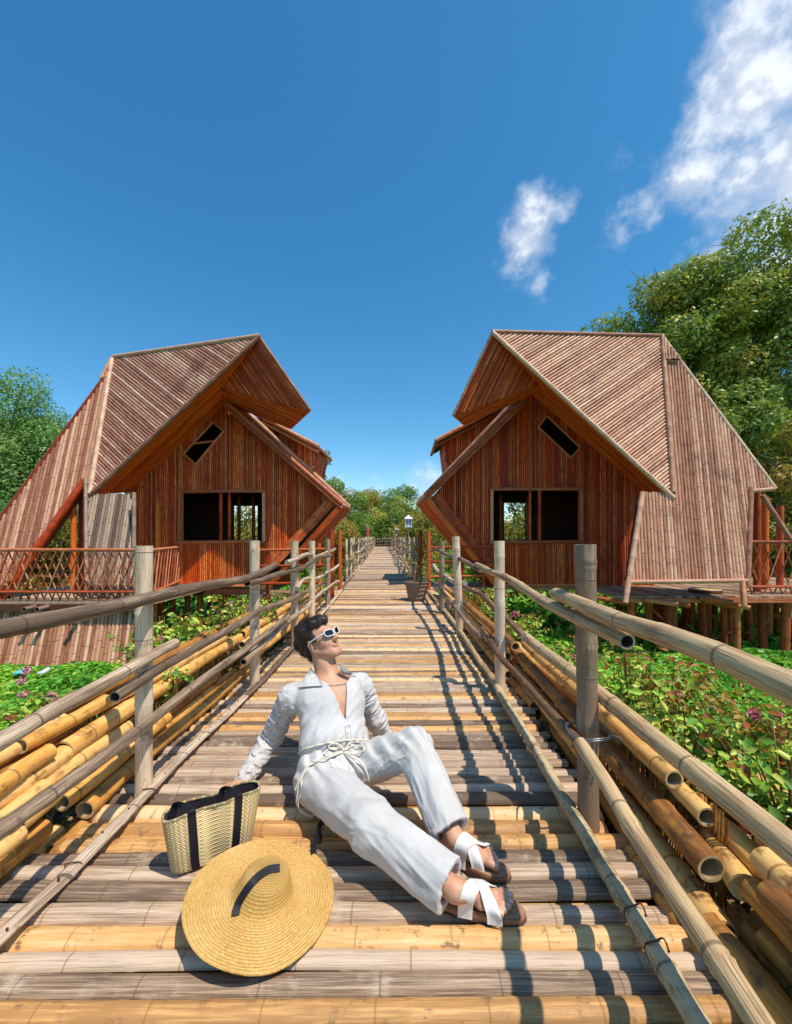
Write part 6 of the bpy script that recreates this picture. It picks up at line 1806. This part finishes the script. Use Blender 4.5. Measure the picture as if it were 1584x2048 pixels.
# ---- collar, placket, buttons: thin pieces lying on the shirt
both = lambda p: np.minimum(shirt(p), body(p) - .004)
def patch(name, outline, m, lift=.006, th=.003, n=7, f=shirt, par=person):
    """cloth flap laid over the garment; outline: 4 corners, each a pair (photo x, photo y)"""
    (a, b, c, d) = outline; mb = MB(); g = []
    for i in range(n + 1):
        row = []
        for j in range(n + 1):
            u, v = i / n, j / n
            px = (a[0] * (1 - u) + b[0] * u) * (1 - v) + (d[0] * (1 - u) + c[0] * u) * v
            py = (a[1] * (1 - u) + b[1] * u) * (1 - v) + (d[1] * (1 - u) + c[1] * u) * v
            q = seen(f, px, py, lift)
            if q is None: q = P(px, py, 2.1)
            row.append(q)
        g.append(row)
    # median depth guard against holes
    ys_ = sorted(q.y for r in g for q in r); my = ys_[len(ys_) // 2]
    for i in range(n + 1):
        for j in range(n + 1):
            if abs(g[i][j].y - my) > .07:
                q = g[i][j]; o = Vector((0, 0, H)); d_ = (q - o); g[i][j] = o + d_ * ((my + (.06 if q.y > my else -.06)) / q.y)
    nv = Vector((0, th, -th * .5))
    for L, off_ in ((0, Vector((0, 0, 0))), (1, nv)):
        ids = [[mb.vert(q + off_) for q in r] for r in g]
        for i in range(n):
            for j in range(n): mb.face((ids[i][j], ids[i + 1][j], ids[i + 1][j + 1], ids[i][j + 1]), m)
        if L == 0: top = ids
        else:
            ed = [(i, 0) for i in range(n + 1)] + [(n, j) for j in range(1, n + 1)] + [(i, n) for i in range(n - 1, -1, -1)] + [(0, j) for j in range(n - 1, 0, -1)]
            for e0, e1 in zip(ed, ed[1:] + ed[:1]):
                mb.face((top[e0[0]][e0[1]], top[e1[0]][e1[1]], ids[e1[0]][e1[1]], ids[e0[0]][e0[1]]), m)
    return mb.build(name, par)
patch('collar', [(621, 1334), (598, 1374), (646, 1371), (633, 1349)], 'linen_shirt', .014, f=both)
patch('collar', [(676, 1329), (694, 1337), (712, 1353), (684, 1348)], 'linen_shirt', .012, f=both)
patch('placket', [(690, 1452), (700, 1450), (704, 1490), (695, 1492)], 'linen_shirt', .005, n=6, f=shirt)
for (px, py) in ((696, 1464), (700, 1480)):
    q = seen(both, px, py, .010)
    if q is None: continue
    mb = MB(); mb.tube([q, q + Vector((0, -.002, .001))], .0048, 'frame_white', 10, 'solid', 'frame_white'); mb.build('button', person)

# ---- rope belt with its bow and hanging ends
gar = lambda p: np.minimum(shirt(p), trousers(p))
def cord(pts, r=.0034, name='cord'):
    mb = MB(); mb.tube(smooth(pts), r, 'cord_cream', 7, 'solid', 'cord_cream'); return mb.build(name, beltp)
def smooth(pts, k=5):
    pts = [Vector(p) for p in pts]; out = []
    for i in range(len(pts) - 1):
        p0 = pts[max(i - 1, 0)]; p1 = pts[i]; p2 = pts[i + 1]; p3 = pts[min(i + 2, len(pts) - 1)]
        for j in range(k):
            t = j / k
            out.append(.5 * ((2 * p1) + (-p0 + p2) * t + (2 * p0 - 5 * p1 + 4 * p2 - p3) * t * t + (-p0 + 3 * p1 - 3 * p2 + p3) * t ** 3))
    return out + [pts[-1]]
beltp = empty('rope_belt', tuple(T(0, .1, .11))); beltp.parent = person; beltp.matrix_parent_inverse = Matrix.Translation(-Vector(person.location))
for dl in (.117,):
    pts = []
    for k in range(41):
        a = k / 40 * 2 * math.pi; d = ss * math.cos(a) + ff_ * math.sin(a)
        h = march(gar, T(0, 0, dl) + d * .3, -d, 0, .35)
        if h is not None: pts.append(Vector(h + d * .004))
    if len(pts) > 4: cord(pts + pts[:1], .0042, 'waist_cord')
def on(px, py, l=.006):
    q = seen(gar, px, py, l); return q if q is not None else P(px, py, 1.85)
bow = [[(688, 1502), (672, 1496), (656, 1499), (650, 1508), (664, 1512), (686, 1504)], [(690, 1501), (704, 1492), (722, 1492), (728, 1500), (712, 1508), (692, 1504)],
       [(687, 1500), (676, 1488), (662, 1488), (658, 1496), (674, 1500)], [(690, 1500), (700, 1486), (716, 1484), (724, 1489)],
       [(688, 1504), (700, 1518), (718, 1536), (732, 1556)], [(689, 1504), (706, 1514), (724, 1526), (734, 1546), (738, 1562)], [(686, 1504), (672, 1518), (664, 1534)],
       [(684, 1502), (664, 1508), (644, 1516), (626, 1522)], [(684, 1504), (662, 1513), (640, 1521), (620, 1528)]]
for i, b in enumerate(bow): cord([on(x, y, .007 + .004 * (i % 3)) for x, y in b], .0042 if i < 4 else .0034, 'bow_cord')
for path in ([(628, 1522, 1.80), (612, 1540, 1.77), (602, 1562, 1.75), (604, 1584, 1.74), (596, 1602, 1.74), (600, 1620, 1.745), (616, 1631, 1.75), (634, 1629, 1.76)],
             [(622, 1526, 1.80), (607, 1545, 1.77), (597, 1566, 1.75), (595, 1588, 1.745), (593, 1606, 1.745), (604, 1622, 1.75), (622, 1633, 1.755)],
             [(630, 1530, 1.79), (618, 1548, 1.765), (610, 1572, 1.75), (602, 1600, 1.745), (610, 1612, 1.75), (616, 1590, 1.75), (614, 1566, 1.755)],
             [(634, 1524, 1.79), (614, 1534, 1.775), (600, 1556, 1.76), (590, 1580, 1.75)]):
    cord([P(*q) for q in path], .0036, 'hanging_cord')

# ---- sandals: cork sole, brown footbed, two crossed white straps
def sandal(heel, toe, at_, sd_, label):
    par = empty('sandal', tuple(heel), label); par.parent = person; par.matrix_parent_inverse = Matrix.Translation(-Vector(person.location))
    heel, toe = V3(heel), V3(toe); d = vn(toe - heel); L = np.linalg.norm(toe - heel)
    N_ = 48; out = []
    for k in range(N_):
        a = k / N_ * 2 * math.pi; x = .5 - .5 * math.cos(a); sgn = 1 if math.sin(a) >= 0 else -1
        w = .5 * (.070 + .030 / (1 + math.exp(-(x - .45) * 12))) * max(0, 1 - abs(2 * x - 1) ** 3.6) ** .5
        bend = .010 * math.exp(-((x - .8) / .3) ** 2)
        out.append((-.033 / L + x * (1 + .055 / L), sgn * w * .95 + bend))
    def lay(z0, z1, sc, m, nm):
        mb = MB(); c = heel + d * L * .5
        rings = []
        for (zz, q) in ((z0, sc * .985), (z0 + .003, sc), (z1 - .003, sc), (z1, sc * .985)):
            rings.append([mb.vert(c + (heel + d * (l * L) + sd_ * s - c) * q + V3((0, 0, zz + .010 * max(0, l - .85) + (.004 if zz > .02 else 0) * math.cos((l - .5) * 6)))) for (l, s) in out])
        for r0, r1 in zip(rings, rings[1:]):
            for k in range(N_): mb.face((r0[k], r0[(k + 1) % N_], r1[(k + 1) % N_], r1[k]), m)
        mb.face(rings[-1], m, True); mb.face(rings[0][::-1], m, True)
        mb.build(nm, par)
    lay(.001, .009, 1.0, 'sole_dark', 'outsole'); lay(.0095, .027, .985, 'cork', 'midsole'); lay(.0275, .032, .955, 'footbed', 'footbed')
    for (l0, l1, lift) in ((.64, .30, .0030), (.36, .68, .0065)):
        mb = MB(); rows = []; M_ = 24; hw = .0235
        for k in range(M_ + 1):
            a = k / M_; an = math.pi * a; l = l0 + (l1 - l0) * (.5 - .5 * math.cos(an))
            c = heel + d * (l * L) + V3((0, 0, .030))
            rad = sd_ * math.cos(an) + V3((0, 0, 1)) * math.sin(an)
            hh = .030 + .042 * max(0, .72 - l) / .42
            row = []
            for e in (-1, -.5, 0, .5, 1):
                p = c + d * hw * e + sd_ * .0455 * math.cos(an) + V3((0, 0, 1)) * (hh * math.sin(an) ** .8)
                for _ in range(6):
                    dv = float(body(p[None])[0])
                    if dv < .003: p = p + rad * (.0035 - dv)
                row.append(p + rad * lift)
            rows.append(row)
        R_ = np.array(rows)
        for _ in range(2): R_[1:-1] = (R_[:-2] + 2 * R_[1:-1] + R_[2:]) / 4
        R_[0, :, 2] = R_[-1, :, 2] = .018
        C_ = heel + d * L * .5 + V3((0, 0, .02))
        idt = [[mb.vert(q) for q in r] for r in R_]; idb = [[mb.vert(q - vn((q - C_) - d * ((q - C_) @ d)) * .0028) for q in r] for r in R_]
        for i in range(M_):
            for j in range(4):
                mb.face((idt[i][j], idt[i + 1][j], idt[i + 1][j + 1], idt[i][j + 1]), 'strap_white'); mb.face((idb[i][j], idb[i][j + 1], idb[i + 1][j + 1], idb[i + 1][j]), 'strap_white')
            for j in (0, 4): mb.face((idt[i][j], idt[i + 1][j], idb[i + 1][j], idb[i][j]), 'strap_white')
        mb.build('strap', par)
sandal(*ftR, atR, sR_, 'sandal on the nearer foot, sole edge towards the camera')
sandal(*ftL, atL, sL_, 'sandal on the farther foot')

# ============================================================ straw tote bag
def strawbag():
    m, t, b = mat('straw_bag')
    v, a = attr(t, 'u'), attr(t, 'a')
    row = fmath(t, 'MULTIPLY', v, 30.0); fl = fmath(t, 'FLOOR', row)
    s1 = fmath(t, 'ABSOLUTE', fmath(t, 'SINE', fmath(t, 'MULTIPLY', row, 3.14159)))
    s2 = fmath(t, 'ABSOLUTE', fmath(t, 'SINE', fmath(t, 'ADD', fmath(t, 'MULTIPLY', a, 3.14159 * 54), fmath(t, 'MULTIPLY', fl, 1.5708))))
    hgt = fmath(t, 'MULTIPLY', s1, s2)
    n1 = noise(t, combine(t, fmath(t, 'MULTIPLY', a, 60.0), fmath(t, 'MULTIPLY', row, 1.0), 0.0), 1.3, 4, .7)
    c = ramp(t, fmath(t, 'ADD', fmath(t, 'MULTIPLY', hgt, .6), fmath(t, 'MULTIPLY', n1, .4)), [(.08, (.44, .27, .09)), (.28, (.70, .49, .21)), (.55, (.82, .62, .31)), (.85, (.88, .74, .44))])
    t.links.new(c, b.inputs['Base Color']); b.inputs['Roughness'].default_value = .65
    bump(t, b, hgt, .9, .003)
strawbag()
A0 = V3((-.846, 1.448, .004)); wv = vn((.83, .557, 0)); nb = vn((-.557, .83, 0)); BL, BH = .285, .222
bag = empty('straw_tote_bag', tuple(A0 + wv * BL / 2 + nb * .05), 'pale woven straw tote bag with two black straps standing behind the hat', 'bag')
def bagpt(a, v, inset=0.0):
    """a: angle round the bag, v: 0 bottom .. 1 rim"""
    ca, sa = math.cos(a), math.sin(a)
    e = .42
    hx = (BL / 2 + .030 * v - inset); hy = (.050 + .008 * math.sin(v * 3.1) - inset)
    if v < .05: hx -= .008 * (1 - v / .05); hy -= .008 * (1 - v / .05)
    x = hx * math.copysign(abs(ca) ** e, ca); y = hy * math.copysign(abs(sa) ** .75, sa)
    xn = x / (BL / 2)
    y += (-.010 * (1 - xn * xn) * v if sa > 0 else .022 * math.exp(-((xn - .02) / .35) ** 2) * v) + .012 * xn * v * math.sin(xn * 4)
    z = BH * v * (1 - .07 * math.exp(-((xn - .15) / .35) ** 2) * v ** 2 + .015 * xn * v)
    lean = -.012 * v
    return A0 + wv * (BL / 2 + x) + nb * (.05 + y + lean) + V3((0, 0, z))
mb = MB(); NA, NV = 220, 60
for skin_, inset, m_ in ((0, 0, 'straw_bag'), (1, .006, 'lining_dark')):
    ids = []
    for j in range(NV + 1):
        v = j / NV; row = []
        for i in range(NA):
            a = i / NA * 2 * math.pi
            p = bagpt(a, v, inset)
            if not skin_:
                c = bagpt(a, v, .02); out_ = vn(p - c + 1e-9)
                p = p + out_ * (.0011 if (j + (i // 3)) % 2 else -.0009) * (1 if 0 < j < NV else 0)
            row.append(mb.vert(p, v, i / NA, .5))
        ids.append(row)
    for j in range(NV):
        for i in range(NA):
            q = (ids[j][i], ids[j][(i + 1) % NA], ids[j + 1][(i + 1) % NA], ids[j + 1][i])
            mb.face(q if not skin_ else q[::-1], m_)
    mb.face(ids[0][::-1] if not skin_ else ids[1], m_, True)
mb.build('basket', bag)
mb = MB(); mb.tube([Vector(bagpt(i / 90 * 6.2832, 1.0, .003)) + Vector((0, 0, .002 + .001 * (i % 2))) for i in range(92)], .0052, 'straw_bag', 7, 'none'); mb.build('rim', bag)
def band(pts, nrm, w, m, name, par, th=.002, wdir=None):
    mb = MB(); pts = [V3(p) for p in smooth([Vector(p) for p in pts], 4)]; rows = []
    for i, p in enumerate(pts):
        t = vn(pts[min(i + 1, len(pts) - 1)] - pts[max(i - 1, 0)]); n_ = nrm[min(int(i / max(1, len(pts) - 1) * (len(nrm) - 1) + .5), len(nrm) - 1)] if isinstance(nrm, list) else nrm
        s = vn(np.cross(t, n_)) if wdir is None else wdir; nn = vn(np.cross(s, t))
        rows.append([mb.vert(p + s * w * a + nn * th * b) for a, b in ((-1, -1), (1, -1), (1, 1), (-1, 1))])
    for r0, r1 in zip(rows, rows[1:]):
        for k in range(4): mb.face((r0[k], r0[(k + 1) % 4], r1[(k + 1) % 4], r1[k]), m)
    mb.face(rows[0], m); mb.face(rows[-1][::-1], m)
    return mb.build(name, par, smooth=False)
def aof(fr):   # angle on the front face at fraction fr of the width
    x = -1 + 2 * fr; return -math.acos(max(-1, min(1, math.copysign(abs(x) ** (1 / .42), x))))
for fr in (.27, .745):
    a = aof(fr)
    pts = [bagpt(a, v) - nb * .005 for v in (.01, .2, .4, .6, .8, .96)] 
    top = bagpt(a, 1.0)
    pts += [top - nb * .004 + V3((0, 0, .010)), top + nb * .006 + V3((0, 0, .012))]
    band(pts, -nb, .0135, 'ribbon_black', 'strap', bag, .0018, wv)
    mb = MB(); c = Vector(top + V3((0, 0, .012)) - nb * .004)
    mb.tube([c - Vector(wv) * .013, c - Vector(wv) * .005, c + Vector(wv) * .005, c + Vector(wv) * .013], [.004, .008, .008, .004], 'ribbon_black', 8, 'solid', 'ribbon_black'); mb.build('knot', bag)
    pb = bagpt(-a, 1.0)
    lp = [top + V3((0, 0, .010)), top - wv * .03 + nb * .02 + V3((0, 0, .030)), top - wv * .05 + nb * .05 + V3((0, 0, .022)), top - wv * .06 + nb * .05 + V3((0, 0, -.03)), top - wv * .055 + nb * .045 + V3((0, 0, -.08))]
    band(lp, nb, .012, 'ribbon_black', 'handle', bag, .0016)

# ============================================================ straw hat
def hatmat():
    m, t, b = mat('straw_hat')
    u, a, r = attr(t, 'u'), attr(t, 'a'), attr(t, 'rnd')
    ring = fmath(t, 'MULTIPLY', u, 1 / .0088)
    fr = fmath(t, 'FRACT', ring)
    ridge = fmath(t, 'ABSOLUTE', fmath(t, 'SUBTRACT', fr, .5))
    vec = combine(t, fmath(t, 'MULTIPLY', a, 190.0), fmath(t, 'MULTIPLY', ring, 1.0), 0.0)
    br = fmath(t, 'ABSOLUTE', fmath(t, 'SINE', fmath(t, 'ADD', fmath(t, 'MULTIPLY', a, 620.0), fmath(t, 'MULTIPLY', ridge, 5.0))))
    n1 = noise(t, combine(t, fmath(t, 'MULTIPLY', a, 90.0), fmath(t, 'MULTIPLY', ring, 1.3), 0.0), 1.0, 4, .7)
    n2 = noise(t, nd(t, 'ShaderNodeTexCoord').outputs['Object'], 9, 4, .6)
    f = fmath(t, 'ADD', fmath(t, 'MULTIPLY', n1, .75), fmath(t, 'MULTIPLY', n2, .25))
    c = ramp(t, f, [(.30, (.42, .21, .045)), (.45, (.64, .36, .09)), (.58, (.76, .48, .15)), (.72, (.86, .68, .34))])
    dk = sstep(t, ridge, .34, .5)
    c = mixc(t, fmath(t, 'MULTIPLY', dk, .6), c, (.36, .17, .035))
    t.links.new(c, b.inputs['Base Color']); b.inputs['Roughness'].default_value = .5
    h = fmath(t, 'ADD', fmath(t, 'MULTIPLY', ridge, -1.6), fmath(t, 'MULTIPLY', br, .55))
    bump(t, b, fmath(t, 'ADD', h, fmath(t, 'MULTIPLY', n1, .5)), .9, .0018)
hatmat()
HC = V3((-.482, 1.343, .047)); RH_ = .239
HN = vn((.177, -.007, 1)); HX = vn(np.cross((0, 1, 0), HN)); HY = np.cross(HN, HX)
loc2w = lambda x, y, z: HC + HX * x + HY * y + HN * z
hat = empty('straw_hat', (HC[0], HC[1], 0), 'big round golden straw hat on the deck, black ribbon over its crown', 'hat')
def hatz(r, a):
    z = .006 * math.sin(2 * a + .6) * (r / RH_) ** 2 + .004 * math.sin(3 * a + 1) * (r / RH_) ** 2 + .002 * math.sin(7 * a) * (r / RH_) ** 3
    k = 1 / (1 + math.exp((r - .085) / .0065)); ct = math.sqrt(max(0, 1 - (r / .115) ** 2))
    return z + k * (.056 + .026 * ct)
hx, hy = .012, .012
def hatpt(r, a):
    sh = 1 - min(1, r / .12)
    return loc2w(math.cos(a) * r + hx * sh, math.sin(a) * r + hy * sh, hatz(r, a))
NR, NA = 150, 200; rgh = random.Random(6)
for side_, nm in ((0, 'crown_and_brim'),):
    mb = MB(); ids = []
    for j in range(NR + 1):
        r = RH_ * j / NR; row = []
        uu = r + max(0, .09 - abs(r - .083)) * .55 if False else r
        # profile length keeps the braid rings evenly wide down the crown wall
        uu = r + .055 / (1 + math.exp(-(r - .083) / .009))
        for i in range(NA):
            a = i / NA * 2 * math.pi
            p = hatpt(r, a); fr = (uu / .0088) % 1
            p = p + HN * (.0012 * (1 - (2 * abs(fr - .5)) ** 2) + (rgh.uniform(-.0006, .0006)))
            row.append(mb.vert(p, uu, i / NA if i <= NA / 2 else 1 - i / NA, .5))
        ids.append(row)
    for j in range(NR):
        for i in range(NA): mb.face((ids[j][i], ids[j + 1][i], ids[j + 1][(i + 1) % NA], ids[j][(i + 1) % NA]), 'straw_hat')
    idb = [[mb.vert(V3(mb.v[ids[j][i]]) - V3((0, 0, .004)), j * .01, i / NA, .5) for i in range(NA)] for j in range(60, NR + 1, 10)]
    for j in range(len(idb) - 1):
        for i in range(NA): mb.face((idb[j][i], idb[j][(i + 1) % NA], idb[j + 1][(i + 1) % NA], idb[j + 1][i]), 'straw_hat')
    for i in range(NA): mb.face((ids[NR][i], idb[-1][i], idb[-1][(i + 1) % NA], ids[NR][(i + 1) % NA]), 'straw_hat')
    mb.build(nm, hat)
def hatin(w):
    q = V3(w) - HC; x, y, z = q @ HX, q @ HY, q @ HN
    return z < hatz(math.hypot(x, y), math.atan2(y, x)) + .004
rp = []
for (px, py) in ((472, 1832), (476, 1812), (488, 1790), (504, 1768), (522, 1751), (540, 1741), (560, 1738)):
    q = P(px, py, 1.4); o = Vector((0, 0, H)); d = (q - o)
    # where this sight line meets the crown
    t = .6
    while t < 1.6:
        w = o + d * t
        if hatin(w): break
        t += .001
    rp.append(o + d * t + Vector((0, -.002, .006)))
band(rp, V3((.3, -.5, 1)), .0115, 'ribbon_black', 'ribbon', hat, .0012)
# loose end of the hat's ribbon, curled on the deck behind the brim
rq = [P(640, 1724, 1.53), P(632, 1706, 1.545), P(630, 1690, 1.55), P(640, 1684, 1.55), P(634, 1676, 1.555), P(638, 1664, 1.55), P(645, 1660, 1.545)]
rq = [Vector((q.x, q.y, max(q.z, .012))) for q in rq]
mbpts = [Vector((-.350, 1.535, .014)), Vector((-.357, 1.555, .045)), Vector((-.350, 1.575, .055)), Vector((-.342, 1.60, .035)), Vector((-.352, 1.62, .060)), Vector((-.345, 1.635, .078)), Vector((-.325, 1.64, .082))]
band(mbpts, V3((.8, -.5, .3)), .0125, 'ribbon_black', 'ribbon_end', hat, .0010)
